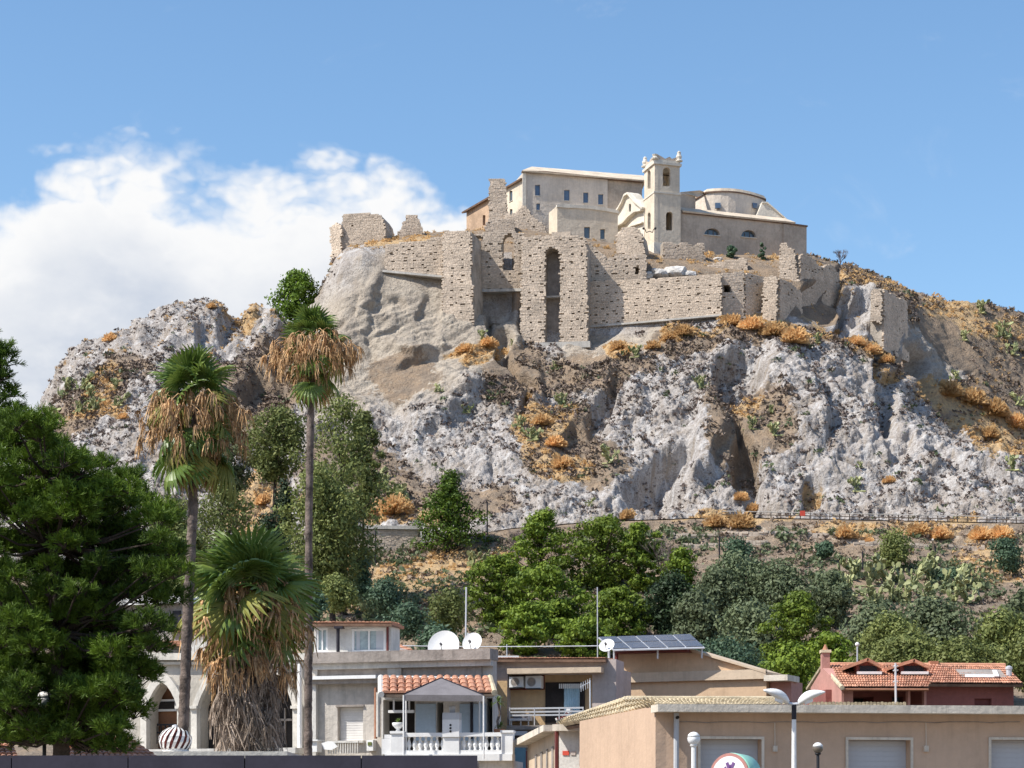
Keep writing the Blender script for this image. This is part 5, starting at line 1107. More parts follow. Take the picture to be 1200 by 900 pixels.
o = thing('roof_antenna', 'thin roof pole with a small white ball on the red house', 'lamp', W(1004.6, 779, 91)); MB().tube([W(1004.6, 780, 91), W(1004.6, 757, 91)], .03, 6).build('pole', M['alu'], o); MB().ball(W(1004.6, 755, 91), .09, 8, 6).build('ball', M['white'], o)  # antenna pole with a white ball on top, gives no light
# --- turbine ventilator, tiles in the lower left
t = thing('roof_ventilator', 'round striped turbine ventilator in front of the arcade house', 'ventilator', W(206, 882, 60)); c0 = W(205.5, 868, 60); rv = .46
MB().lathe(W(206, 884, 60), [(.36, 0), (.36, .12), (.30, .14), (.28, .2)], 20).build('collar', M['white'], t); MB().ball(c0, rv * .86, 16, 10, .82).build('core', M['darkred'], t)
vm = MB(); ns = 7
for k in range(ns + 1):
    ph = -math.pi / 2 * .86 + math.pi * .92 * k / ns; r_ = rv * math.cos(ph); z_ = rv * .84 * math.sin(ph); tw_ = k / ns * 1.0
    for w0 in (0, .20): vm.v.append((r_ * math.cos(tw_ + w0), r_ * math.sin(tw_ + w0), z_))
vm.f = [(2 * k, 2 * k + 1, 2 * k + 3, 2 * k + 2) for k in range(ns)]
vo = vm.build('vane', M['white'], None); vo.location = (0, 0, 0); vmesh = vo.data
for v_, q_ in zip(vmesh.vertices, vm.v): v_.co = q_
bpy.data.objects.remove(vo)
for k in range(16): inst('vane', vmesh, t, c0, (0, 0, k * 2 * math.pi / 16))
MB().lathe(c0 + UP * rv * .8, [(.1, 0), (.08, .05), (.01, .07)], 10).build('top_cap', M['alu'], t)
t = thing('flat_roof', 'pale flat roof with low rim carrying the striped ventilator', 'roof', W(230, 905, 61)); Fq_ = Fr((165, 60), (340, 60)); MB().pbox(Fq_, 165, 340, 881.5, 905, -4, .8).build('slab', M['dirtywhite'], t)
MB().sbox(Fq_, 0, Fq_.len, 0, Fq_.sz(200, 905)[1], -3.9, .6).build('wall', M['dirtywhite'], t)
t = thing('tiled_shed', 'small terracotta tiled roof beneath the big pine left of the ventilator', 'shed', W(120, 900, 58)); tiles(t, W(60, 889, 56), W(186, 889, 56), W(150, 864, 60), W(70, 864, 60), 18, 7)
MB().sbox(XY((X(64, 56.4), 56.6), (X(182, 56.4), 56.6)), 0, X(182, 56.4) - X(64, 56.4), 0, Z(890, 56), -3, 0).build('wall', M['gothic'], t)
t = thing('tiled_shed', 'terracotta tiled roof in the lower left corner under the pine', 'shed', W(-10, 900, 58)); tiles(t, W(-60, 889, 55), W(22, 889, 55), W(12, 866, 59), W(-55, 866, 59), 12, 7)
MB().sbox(XY((X(-56, 55.5), 55.6), (X(18, 55.5), 55.6)), 0, X(18, 55.5) - X(-56, 55.5), 0, Z(890, 55), -3, 0).build('wall', M['gothic'], t)
# --- street lamps and the round sign
t = thing('street_lamp', 'tall double-headed white street lamp in front of the salmon building', 'street lamp', W(930.5, 1058, 45)); t.location.z = 0
p = W(930.5, 900, 45); MB().tube([(p.x, 45, 0), (p.x, 45, Z(843, 45))], [.07, .045], 12).build('pole', M['white'], t); MB().tube([(p.x, 45, Z(843, 45)), (p.x, 45, Z(826, 45))], .05, 12).build('collar', M['black'], t)
MB().tube([W(924, 824.5, 45), W(930, 825.5, 45), W(938, 824.5, 45)], .035, 8).build('crossarm', M['alu'], t)
for s, tip, root_ in ((-1, (894.5, 809), (924, 824)), (1, (967, 811), (936, 824.5))):
    A = W(*root_, 45); B = W(*tip, 44.7); vs = []; fs = []; n, m = 12, 10; ax = (B - A); ln = ax.length; ax.normalize(); sd = Vector((0, -1, 0)); nu = sd.cross(ax).normalized()
    if nu.z < 0: nu = -nu
    for i in range(m + 1):
        q_ = i / m; c = A + ax * ln * q_ + nu * .04 * math.sin(math.pi * q_); w = .02 + .13 * math.sin(math.pi * min(1, q_ * 1.05 + .05)) ** .55 * (1.15 - .35 * q_); hgt = .02 + .105 * math.sin(math.pi * min(1, q_ + .04)) ** .6 * (1.2 - .5 * q_)
        for j in range(n):
            a_ = 2 * math.pi * j / n; hh = math.sin(a_) * hgt * (1.0 if math.sin(a_) > 0 else .55); vs.append(c + sd * math.cos(a_) * w + nu * hh)
    for i in range(m):
        for j in range(n): fs.append((i * n + j, i * n + (j + 1) % n, (i + 1) * n + (j + 1) % n, (i + 1) * n + j))
    fs += [tuple(range(n)), tuple(m * n + j for j in range(n))]
    hd = MB().add(vs, fs).build('lamp_head', M['white'], t, True)
    c = A + ax * ln * .34 - nu * .075; MB().lathe(c, [(.085, 0), (.10, .05), (.09, .07)], 14, nu).build('lens', M['globe'], hd)
def globe_lamp(px_, py_, Y, r, label, m, pm, rpole=.045):
    t = thing('globe_lamp', label, 'lamp', W(px_, py_, Y)); t.location.z = 0; c = W(px_, py_, Y)
    g = MB().ball(c, r, 18, 12).build('globe', M[m], t, True); MB().lathe(c - UP * r * 1.25, [(r * .45, 0), (r * .62, r * .25), (r * .5, r * .42)], 14).build('holder', M['white' if m == 'globe' else 'iron'], t); MB().lathe(c + UP * r * .3, [(r * .98, 0), (r * .9, r * .35), (r * .5, r * .72), (.01, r * .82)], 18).build('cap', M['white'], t, True)
    MB().tube([(c.x, c.y, 0), (c.x, c.y, c.z - r * 1.2)], rpole, 10).build('pole', M[pm], t); return t
globe_lamp(813, 866, 40, .115, 'white globe lamp on a cream pole left of the first roller shutter', 'globe', 'white')
globe_lamp(958.5, 877, 42, .10, 'small smoked globe lamp on a dark pole right of the street lamp', 'smoked', 'iron', .03)
globe_lamp(52, 821, 50.5, .19, 'white globe lamp showing through a gap in the big pine', 'globe', 'iron')
t = thing('round_sign', 'round mint green sign with white face and reddish ring at the bottom edge', 'sign', W(858, 907, 38)); t.location.z = 0
ax = Vector((-.62, -.78, .05)).normalized(); c = W(855, 910, 37.6); r_ = .40; dp_ = .42
MB().lathe(c, [(r_ * .9, -dp_), (r_, -dp_ + .03), (r_ * 1.02, -.05), (r_, 0)], 40, ax).build('drum', M['mint'], t, True)
MB().lathe(c, [(r_ * .995, .002), (r_ * .995, .02), (r_ * .86, .022)], 40, ax).build('ring', M['ringred'], t)
MB().lathe(c, [(r_ * .86, .021), (r_ * .86, .028), (.01, .03)], 40, ax).build('face', M['white'], t)
qm = ax.to_track_quat('Z', 'Y').to_matrix(); sx_ = UP.cross(ax).normalized(); sy_ = ax.cross(sx_).normalized(); lt = MB()
def stroke(x0, y0, x1, y1, w=.028):
    a, b_ = c + ax * .032 + sx_ * x0 + sy_ * y0, c + ax * .032 + sx_ * x1 + sy_ * y1; d_ = (b_ - a).normalized(); s_ = d_.cross(ax) * w; lt.hexa([a - s_, a + s_, b_ + s_, b_ - s_], [q_ + ax * .006 for q_ in (a - s_, a + s_, b_ + s_, b_ - s_)])
stroke(-.04, .235, .02, .10); stroke(.10, .235, .03, .10); stroke(.03, .20, .03, -.02, .022); stroke(-.08, .16, .0, .06, .02)
lt.build('lettering', M['violet'], t)
MB().tube([(c.x + .1, c.y + .2, 0), (c.x + .1, c.y + .2, c.z - r_ + .05)], .06, 10).build('post', M['white'], t)
# overhead wires
t = thing('overhead_wire', 'thin overhead wire strung above the roofs in front of the pines', 'wire', W(600, 757, 110)); MB().tube([W(300, 751, 112), W(420, 756, 112), W(546, 758, 111), W(640, 757.6, 110), W(702, 757, 109)], .025, 4).build('cable', M['alu'], t)
for px_ in (594,): MB().tube([W(px_, 772, 110), W(px_, 755, 110)], .03, 5).build('pole', M['alu'], t)
# more wires and small fittings
t = thing('overhead_wire', 'thin dark cables sagging from the arcade house to the grey house parapet', 'wire', W(360, 775, 89))
for k, y_ in enumerate((772, 786)):
    MB().tube([W(300 + 52 * i / 6, y_ + 5 * math.sin(math.pi * i / 6) + k, 88.6) for i in range(7)], .014, 4).build('cable', M['black'], t)
t = thing('wall_cable', 'thin cable clipped under the fascia of the salmon building', 'cable', FW.pt(1000, 845, .05))
MB().tube([FW.pt(795 + 400 * i / 24, 846 + (1.1 if i % 4 == 2 else 0), .03) for i in range(25)], .012, 5).build('cable', M['greyd'], t)
for k, px_ in enumerate((905, 1082)):
    o = MB().pbox(FW, px_, px_ + 5, 874, 881, .003, .09).build('junction_box', M['fascia'], None); tag(o, 'small junction box on the salmon wall ' + ('left' if k == 0 else 'right') + ' of the middle roller shutter', 'box')
    MB().tube([FW.pt(px_ + 2.5, 874, .05), FW.pt(px_ + 2.5, 847, .03)], .012, 5).build('conduit', M['fascia'], o)
# ------------------------------------------------------------------ vegetation
def leaves_np(blobs, n, size, seed, inner=.5, flat=.45, aspect=.6, up=0.15, droop=0.0):
    """leaf clumps spread through ellipsoids (cx, cy, cz, rx, ry, rz): returns vertices and quads"""
    r = np.random.RandomState(seed); B = np.array(blobs, float); w = (B[:, 3] * B[:, 4] + B[:, 3] * B[:, 5]); w /= w.sum()
    k = r.choice(len(B), n, p=w); d_ = r.normal(size=(n, 3)); d_ /= np.linalg.norm(d_, axis=1)[:, None]
    rad = inner + (1 - inner) * r.rand(n) ** .6; rad *= 1 + .12 * r.normal(size=n)
    pos = B[k, :3] + d_ * B[k, 3:6] * rad[:, None]
    nn = d_ + r.normal(size=(n, 3)) * flat; nn[:, 2] += up; nn /= np.linalg.norm(nn, axis=1)[:, None]
    a = np.cross(nn, r.normal(size=(n, 3))); a /= np.linalg.norm(a, axis=1)[:, None]
    if droop: a[:, 2] -= droop; a /= np.linalg.norm(a, axis=1)[:, None]
    b_ = np.cross(nn, a); s = size * (.6 + .8 * r.rand(n))[:, None]
    V = np.stack([pos - a * s, pos + b_ * s * aspect * .8 + nn * s * .15, pos + a * s, pos - b_ * s * aspect + nn * s * .1], 1).reshape(-1, 3)
    return V, np.arange(4 * n).reshape(n, 4)
def shape_r(kind, h):
    if kind == 'cone': return max(.06, (1 - h) ** .75 * (1 if h > .12 else .55 + 4 * h))
    if kind == 'column': return max(.15, math.sin(math.pi * min(1, h * .85 + .12)) ** .5)
    if kind == 'umbrella': return max(.2, math.sin(math.pi * min(1, h * .62 + .34)) ** .8)
    return max(.12, math.sin(math.pi * min(1, max(0, h * .9 + .06))) ** .62)
TREES = []
def tree(name, label, cat, cx, top, bot, wpx, Y, kind='round', m='pine', n=4200, leaf=.30, nb=42, group=None, seed=None, blob=.17, squash=.62, base=None, trunk=True, gap=.0, depth=1.0, droop=0.0, inner=.35, bark='pbark'):
    seed = seed or int(cx * 7 + top); rg = random.Random(seed); x = X(cx, Y); zt_, zb_ = Z(top, Y), Z(bot, Y); w = wpx / FPX * Y; g = ground(x, Y)
    w *= 1.22; n = int(n * 1.5)
    zb_ = max(zb_, g + .1); h = max(1.0, zt_ - zb_); t = thing(name, label, cat, (x, Y, min(g, zb_)), group); blobs = []
    lean = rg.uniform(-.12, .12) * w
    for i in range(nb):
        hh = (i + rg.random()) / nb; rr_ = shape_r(kind, hh) * w / 2; a = i * 2.39996 + rg.uniform(-.5, .5); q = rg.uniform(.35, 1.0) if i % 4 else rg.uniform(0, .5)
        br = w * blob * rg.uniform(.65, 1.25) * (.75 if kind == 'cone' and hh > .75 else 1)
        q2 = max(0, rr_ - br * .75) * q * rg.uniform(.8, 1.18)
        blobs.append((x + math.cos(a) * q2 + lean * hh, Y + math.sin(a) * q2 * depth, zb_ + (h - br * squash) * hh + br * squash * .2, br, br, br * squash))
    V, Q = leaves_np(blobs, n, leaf, seed, inner=inner, droop=droop); fast('crown', V, Q, M[m], t)
    if trunk:
        mb = MB(); tr = max(.10, w * .022); zz = min(g, zb_) - .3; tx = x + lean
        pts = [(x, Y, zz), (x + lean * .3 + rg.uniform(-.2, .2), Y, zz + (zb_ - zz) * .6), (x + lean * .5, Y + .2, zb_ + h * .25), (tx, Y, zb_ + h * .8)]
        mb.tube(pts, [tr * 1.5, tr * 1.1, tr * .8, tr * .2], 8); mb.build('trunk', M[bark], t)
        mb = MB()
        for b_ in blobs[::3]: 
            z0_ = min(b_[2] - .2, zb_ + h * .7); z0_ = max(z0_ - w * .16, zb_ - h * .05); q0 = Vector((x + lean * .5, Y + .1, z0_)); q1 = Vector(b_[:3]); mb.tube([q0, (q0 + q1) / 2 + Vector((0, 0, -.1 * w * .3)), q1], [tr * .45, tr * .32, tr * .1], 5)
        mb.build('limbs', M[bark], t)
    return t
P_ = 'pines on the lower slope'
for cx, top, bot, w, Y, lab, n in [
    (628, 596, 690, 84, 352, 'tall bright pine at the top left of the pine cluster', 5200), (702, 603, 705, 116, 350, 'broad pine crown at the top centre of the pine cluster', 6500),
    (750, 612, 700, 62, 347, 'pine at the upper right of the cluster beside bare trunks', 4000), (583, 650, 762, 88, 328, 'pine at the left edge of the cluster behind the white dish', 5500),
    (652, 662, 775, 112, 322, 'broad pine in the middle of the cluster above the ochre house', 7000), (722, 686, 778, 92, 318, 'lower pine right behind the solar panels', 5000),
    (612, 705, 780, 80, 312, 'low pine above the ochre house roof left', 4000), (690, 722, 785, 84, 308, 'low pine left of the thin roof mast', 4000)]:
    tree('pine_tree', lab, 'tree', cx, top, bot, w, Y, 'round', 'pine', int(n * .95), .27, 74, seed=int(cx), blob=.112, squash=.42, inner=.25)
tree('pine_tree', 'small round pine right of the cluster by the bare bank', 'tree', 798, 640, 704, 52, 340, 'umbrella', 'pine', 2600, .28, 26, blob=.2, squash=.5)
tree('pine_tree', 'lone cone-shaped dark pine standing on the bank left of the cluster', 'tree', 524, 550, 650, 118, 377, 'cone', 'pinedk', 4600, .28, 90, blob=.10, squash=.45)
tree('pine_tree', 'bright pine leaning over the red house chimney', 'tree', 934, 692, 800, 84, 250, 'round', 'pine', 7500, .20, 80, blob=.12, squash=.45)
tree('pine_tree', 'small bright pine between the tan and red houses', 'tree', 925, 752, 815, 70, 190, 'round', 'pine', 4200, .17, 36, blob=.18)
tree('pine_tree', 'low bright pine just left of the red house chimney', 'tree', 975, 738, 812, 60, 215, 'round', 'pine', 3600, .19, 36, blob=.18)
tree('pine_tree', 'lone pine on the skyline left of the castle', 'tree', 343, 315, 372, 64, 464, 'round', 'pinedk', 3600, .34, 44, blob=.17, squash=.55, inner=.1, trunk=False)
for cx, top, bot, w, Y, m, lab in [
    (838, 662, 730, 60, 325, 'olive', 'grey-green tree just right of the small round pine'), (872, 645, 735, 90, 330, 'olive', 'grey-green tree mass in the middle of the slope'), (925, 656, 740, 90, 325, 'olive', 'grey-green tree behind the bright leaning pine'),
    (968, 668, 735, 60, 322, 'olive', 'grey-green tree beside the prickly pear patch'), (862, 745, 800, 100, 230, 'blueg', 'blue-green shrubby tree behind the tan house gable'), (1026, 700, 785, 96, 270, 'olive', 'olive tree above the first dormer'),
    (1100, 694, 790, 110, 265, 'olive', 'dense olive tree above the second dormer'), (1170, 712, 800, 90, 262, 'green', 'green tree in front of the right margin above the skylight'), (1062, 740, 795, 90, 215, 'green', 'low green tree right behind the dormers'),
    (1135, 745, 800, 90, 212, 'green', 'low green tree behind the red house ridge'), (1212, 735, 810, 70, 210, 'green', 'green tree cut by the right edge of the frame'), (1000, 770, 812, 60, 205, 'green', 'low green tree behind the red house chimney'),
    (782, 668, 775, 60, 318, 'cypress', 'near-black tree added for the shade right of the pine cluster'), (822, 712, 790, 70, 300, 'cypress', 'near-black tree added for the shade right behind the solar panels'), (745, 700, 780, 60, 330, 'cypress', 'near-black tree added for the shade inside the right side of the pine cluster'), (820, 690, 770, 66, 290, 'olive', 'shadowed olive tree below the small round pine'), (885, 700, 780, 90, 280, 'olive', 'olive tree between the tan house gable and the leaning pine'), (1045, 715, 790, 80, 255, 'green', 'dense green tree above the gap between the dormers'), (1195, 690, 770, 60, 290, 'olive', 'olive tree rising at the right frame edge')]:  # near-black crowns stand for deep shade, put into the leaf colour
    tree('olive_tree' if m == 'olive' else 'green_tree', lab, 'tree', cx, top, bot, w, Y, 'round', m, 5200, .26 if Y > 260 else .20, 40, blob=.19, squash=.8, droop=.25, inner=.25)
for cx, top, bot, w, Y, m, lab, s in [
    (1046, 617, 665, 54, 360, 'green', 'rounded green bush below the roadside fence', .9), (1184, 628, 668, 52, 355, 'blueg', 'flat-topped green tree at the right edge below the road', .6), (865, 628, 665, 44, 362, 'blueg', 'pale blue-green bush under the orange brush', .9),
    (965, 634, 652, 24, 366, 'blueg', 'small blue-green bush on the terraced bank', .9), (1105, 668, 698, 46, 352, 'blueg', 'blue-green bush inside the prickly pear patch', .9),
    (455, 676, 714, 52, 300, 'blueg', 'upper blue-green shrub on the dry bank above the glazed room', .9), (478, 704, 742, 52, 285, 'blueg', 'blue-green shrub just above the terracotta hip roof', .9), (524, 686, 740, 58, 292, 'green', 'mid-green shrub left of the white mast', .9), (510, 730, 770, 60, 240, 'blueg', 'low blue-green shrub behind the large dish', .9), (395, 672, 715, 50, 300, 'green', 'green shrub at the foot of the eucalyptus trunks', .8), (362, 690, 735, 46, 290, 'blueg', 'dark shrub behind the middle palm above the glazed room', .8), (425, 640, 700, 40, 340, 'blueg', 'dim grey-green shrub in the shade of the eucalyptus', .9)]:
    tree('bush', lab, 'bush', cx, top, bot, w, Y, 'round', m, 2400, .22, 22, blob=.22, squash=s, trunk=False, inner=.3)
for cx, top, bot, w, Y, m, lab in [
    (402, 458, 655, 112, 335, 'green', 'tall eucalyptus behind the middle palm trunk'), (372, 540, 690, 100, 322, 'green', 'lower leafy tree behind the middle palm trunk'), (318, 474, 560, 84, 340, 'green', 'leafy tree between the two tall palms'),
    (262, 560, 690, 104, 250, 'green', 'leafy tree right of the left palm trunk'), (196, 580, 690, 80, 240, 'green', 'leafy tree behind the left palm trunk'), (270, 480, 580, 60, 345, 'olive', 'thin grey-green tree above and right of the left palm'),
    (390, 560, 690, 110, 325, 'green', 'dense lower crown of leafy trees left of the dark post'), (425, 480, 600, 50, 345, 'green', 'right shoulder of the tall eucalyptus, a slimmer tree'), (230, 620, 720, 80, 220, 'green', 'leafy tree low behind the left palm trunk')]:
    tree('leafy_tree', lab, 'tree', cx, top, bot, w, Y, 'round', m, 5200, .27 if Y > 300 else .2, 60, blob=.135, squash=.85, droop=.4, inner=.2)
tree('cypress', 'narrow dark cypress beside the middle palm trunk', 'tree', 334, 558, 642, 26, 330, 'column', 'cypress', 2600, .22, 26, blob=.34, squash=1.3, inner=.3)
tree('cypress', 'dark shadowy conifer low between the palm trunks', 'tree', 312, 596, 700, 50, 300, 'column', 'cypress', 3000, .24, 30, blob=.24, squash=1.1)
tree('bush', 'left of two green bushes at the foot of the church nave', 'bush', 857, 287, 301, 15, 468, 'round', 'blueg', 500, .28, 10, trunk=False); tree('bush', 'right of two green bushes at the foot of the church nave, taller and narrow', 'bush', 894, 284, 304, 11, 468, 'round', 'blueg', 400, .28, 8, trunk=False)
def bare(name, label, base, height, seed, m='twig', r0=.16, spread=.55, levels=5, kids=4):
    rg = random.Random(seed); t = thing(name, label, 'tree', base); mb = MB(); tm = MB()
    def grow_(p, d_, l, r, lv):
        q = p + d_ * l; (tm if lv == levels else mb).tube([p, (p + q) / 2 + Vector((rg.uniform(-.1, .1), rg.uniform(-.1, .1), 0)) * l, q], [r, r * .8, r * .55], 5 if lv > 2 else 3, False)
        if lv == 0: return
        for _ in range(kids if lv > 1 else kids + 1):
            nd = (d_ + Vector((rg.uniform(-1, 1), rg.uniform(-1, 1), rg.uniform(-.35, .7))) * spread * 1.3).normalized(); grow_(p + d_ * l * rg.uniform(.5, 1), nd, l * rg.uniform(.55, .8), r * .55, lv - 1)
    grow_(Vector(base), UP, height * .32, r0, levels); tm.build('trunk', M[m], t); mb.build('branches', M[m], t)
g = ground(X(606, 366), 366); bare('bare_tree', 'leafless dark tree on the rocks above the pine cluster', (X(606, 366), 366, g), 9.5, 3, r0=.2)
g = ground(X(985, 500), 500); bare('bare_tree', 'small leafless tree on the skyline right of the church', (X(985, 500), 500, g - .4), 6.5, 4, r0=.14)
g = ground(X(655, 368), 368); bare('bare_tree', 'greyish leafless shrub on the rock foot behind the pines', (X(655, 368), 368, g), 7, 8, r0=.14)
for px_, Y, hh, lab in ((778, 345, 11, 'left of the bare leaning trunks right of the pine cluster'), (792, 342, 9, 'bare trunk tangle between the pine cluster and the small round pine')):
    g = ground(X(px_, Y), Y); bare('dead_tree', lab, (X(px_, Y), Y, g), hh, int(px_), r0=.22, levels=4)
for px_, Y, w in ((850, 262, 1), (822, 270, 1), (790, 275, 1)):
    g = ground(X(px_, Y), Y); bare('dead_shrub', 'tangled dead brown shrub in the shaded gap, at bearing ' + {850: 'below the grey-green trees', 822: 'just right of the solar panels', 790: 'behind the solar panels'}[px_], (X(px_, Y), Y, g), 8, int(px_), m='twig', r0=.16, spread=.9)
for o in [o for o in bpy.data.objects if o.name.startswith('dead_shrub') and 'at bearing ' in o.get('label', '')]: o['label'] = o['label'].replace(', at bearing', '')
# --- dry bushes on the cliff and along the road
def brush_mesh(seed, m, n=900):
    r = np.random.RandomState(seed); a = r.rand(n) * 2 * np.pi; e = np.arcsin(.0 + 1.0 * r.rand(n)); l = .55 + .45 * r.rand(n); d_ = np.stack([np.cos(a) * np.cos(e), np.sin(a) * np.cos(e), np.sin(e)], 1)
    s = np.cross(d_, r.normal(size=(n, 3))); s /= np.linalg.norm(s, axis=1)[:, None]; b0 = d_ * (.15 * r.rand(n))[:, None] * 2; tp = d_ * l[:, None] * (1 + .12 * np.sin(3 * a))[:, None]; w = .03 + .04 * r.rand(n)[:, None]
    V = np.stack([b0 - s * w * .4, b0 + s * w * .4, tp + s * w, tp - s * w], 1).reshape(-1, 3); o = fast('brush', V, np.arange(4 * n).reshape(n, 4), M[m]); me = o.data; bpy.data.objects.remove(o); return me
BR = [brush_mesh(50 + k, 'orange') for k in range(3)]; BD = [brush_mesh(60 + k, 'brush') for k in range(3)]
rg = random.Random(77)
def put(name, label, cat, px_, py_, wpx, meshes, group, hz=.75, sink=.1):
    p = hit(px_, py_)
    if p is None: return None
    r_ = wpx / 2 / FPX * p.y * (1.45 if name == 'prickly_pear' else 1.0); o = inst(name, rg.choice(meshes), None, p - Vector((0, 0, r_ * sink)), (0, 0, rg.uniform(0, 6)), (r_, r_, r_ * hz)); tag(o, label, cat, group); return o
for i, (a, b_, w, lab) in enumerate([(838, 616, 34, 'leftmost big orange bush on the road edge'), (868, 617, 40, 'biggest orange bush on the road edge'), (735, 607, 26, 'small orange bush at the road edge above the pines'), (990, 629, 34, 'round orange bush hanging below the fence, left of the green bush'),
    (1076, 626, 34, 'orange bush right of the rounded green bush'), (1102, 630, 34, 'rounder orange bush beside the leaning fence post'), (1150, 631, 34, 'orange bush low at the right below the fence'), (1174, 630, 34, 'rightmost orange bush below the fence'), (1018, 636, 16, 'tiny orange bush under the fence'),
    (885, 600, 26, 'orange bush at the cliff foot above the biggest one'), (868, 585, 22, 'orange bush in the gully foot'), (858, 380, 30, 'orange bush on the ridge under the corner bastion'), (882, 385, 36, 'large orange bush on the ridge under the bastion flank'), (906, 392, 36, 'orange bush on the ridge below the pier'),
    (930, 400, 40, 'broad orange bush at the low end of the ridge'), (978, 397, 26, 'orange bush at the lip below the dark wall'), (1003, 404, 26, 'second orange bush along the descending lip'), (1022, 413, 26, 'third orange bush along the descending lip'), (1040, 424, 22, 'last orange bush along the descending lip'),
    (725, 408, 22, 'orange bush right below the shaded footing'), (783, 398, 22, 'orange bush below the middle of the long wall'), (801, 392, 28, 'bigger orange bush below the long wall'), (765, 408, 22, 'low orange bush left below the long wall'), (572, 405, 26, 'orange bush at the tip of the tan cliff'), (545, 412, 24, 'pale orange bush on the tan cliff edge'),
    (635, 497, 30, 'upper orange bush in the gully'), (650, 522, 30, 'middle orange bush in the gully'), (660, 547, 32, 'lower orange bush in the gully'), (618, 470, 22, 'top orange bush in the gully'), (1110, 462, 40, 'orange bush on the right slope, upper'), (1138, 472, 40, 'orange bush on the right slope, centre'), (1165, 485, 44, 'wide orange bush on the right slope'),
    (1160, 512, 30, 'round orange bush low on the right slope'), (1190, 500, 36, 'orange bush at the right frame edge'), (272, 360, 26, 'orange bush on top of the left crag'), (248, 361, 16, 'smaller orange bush left on the crag top'), (130, 399, 22, 'reddish bush on the left shoulder skyline'), (145, 490, 16, 'orange bush left of the left palm'),
    (247, 420, 18, 'olive-orange tuft on the crag face'), (1042, 565, 18, 'tuft low on the white cliff'), (420, 602, 50, 'orange brush behind the stone wall, left'), (462, 600, 50, 'orange brush behind the stone wall, right'), (310, 590, 30, 'orange brush right of the left palm skirt')]):
    put('dry_bush', lab, 'bush', a, b_, w, BR, 'dry orange bushes', .98)
# --- prickly pears
def cactus_mesh(seed, n=60):
    r = random.Random(seed); mb = MB(); pads = [(Vector((0, 0, .02)), UP)]; mb.tube([(-.75, 0, .05), (-.3, .1, .08), (.3, -.1, .08), (.75, 0, .05)], .07, 5); mb.tube([(0, -.6, .05), (0, 0, .08), (0, .6, .05)], .07, 5)
    for _ in range(n):
        b0, d0 = r.choice(pads[-26:]); d_ = (d0 + Vector((r.uniform(-1, 1), r.uniform(-1, 1), r.uniform(-.2, .6))) * .8).normalized(); d_.z = max(d_.z, -.05); l = r.uniform(.24, .40); c = b0 + d_ * l * .5
        if c.z > 1.15 or math.hypot(c.x, c.y) > 1: pads.append((r.choice([Vector((r.uniform(-.75, .75), 0, .07)), Vector((0, r.uniform(-.6, .6), .07))]), UP)); continue
        s = d_.cross(Vector((r.uniform(-1, 1), r.uniform(-1, 1), r.uniform(-1, 1)))).normalized() * l * .36; nn = s.cross(d_).normalized() * .025; ring = [b0, b0 + d_ * l * .4 + s, b0 + d_ * l * .85 + s * .75, b0 + d_ * l, b0 + d_ * l * .85 - s * .75, b0 + d_ * l * .4 - s]
        mb.add([q + nn for q in ring] + [q - nn for q in ring], [(0, 1, 2, 3, 4, 5), (11, 10, 9, 8, 7, 6)] + [(k, k + 6, (k + 1) % 6 + 6, (k + 1) % 6) for k in range(6)]); pads.append((b0 + d_ * l * .95, d_))
    o = mb.build('prickly_pear', M['cactus']); me = o.data; 
    off = Vector(o.location)
    for v_ in me.vertices: v_.co = v_.co + off
    bpy.data.objects.remove(o); return me
CT = [cactus_mesh(s) for s in (1, 2, 3, 4)]
def spot(px_, py_):
    if px_ > 960 and py_ > 640: return 'in the pale patch above the olive trees'
    if px_ < 230: return 'on the left crag'
    if px_ > 1040: return 'on the brown right slope'
    if py_ > 620: return 'on the dry bank above the roofs'
    if px_ < 530: return 'above the old stone wall'
    return 'on the white cliff'
cl = [(1000, 668, 34), (992, 690, 30), (1018, 678, 34), (1024, 700, 30), (1040, 672, 36), (1048, 694, 34), (1066, 678, 34), (1066, 700, 28), (1092, 672, 36), (1088, 695, 30), (1120, 680, 36), (1135, 696, 36), (1118, 700, 28), (1080, 660, 24), (1143, 676, 26), (978, 716, 26),
      (430, 718, 30), (420, 694, 22), (556, 656, 26), (405, 706, 16), (80, 456, 24), (98, 450, 22), (108, 462, 20), (60, 486, 22), (44, 494, 18), (95, 478, 20), (112, 474, 20), (140, 470, 18), (136, 452, 16), (600, 402, 8), (566, 394, 14), (745, 414, 18), (660, 472, 20), (626, 510, 22), (608, 496, 16), (716, 536, 24), (822, 450, 18), (908, 505, 20),
      (880, 498, 18), (1003, 570, 22), (650, 430, 12), (452, 570, 24), (470, 582, 26), (440, 558, 20), (505, 590, 20), (905, 480, 14), (1175, 388, 26), (1186, 410, 20), (1196, 470, 18), (1150, 362, 18), (1188, 545, 22), (1130, 395, 14), (957, 398, 14), (1008, 545, 10), (515, 455, 12), (545, 480, 14), (1120, 440, 14), (690, 590, 12)]
ORD_ = []
NTH = ['leftmost', 'second from the left', 'third from the left', 'fourth from the left', 'fifth from the left', 'sixth from the left', 'seventh from the left', 'eighth from the left', 'ninth from the left', 'tenth from the left']
def cl_label(s, a, w, b_=0):
    same = sorted((q[0], q[1]) for q in cl if spot(q[0], q[1]) == s); k = next(i for i, q in enumerate(same) if q[0] == a and (a, b_, w) and q[1] == b_); n = len(same); sz_ = 'big' if w >= 28 else 'small' if w < 16 else 'mid-sized'
    place = NTH[k] if k < 10 else NTH[n - 1 - k].replace('left', 'right') if n - 1 - k < 10 else str(k)
    return sz_ + ' prickly pear ' + s + ', ' + place
seen = {}
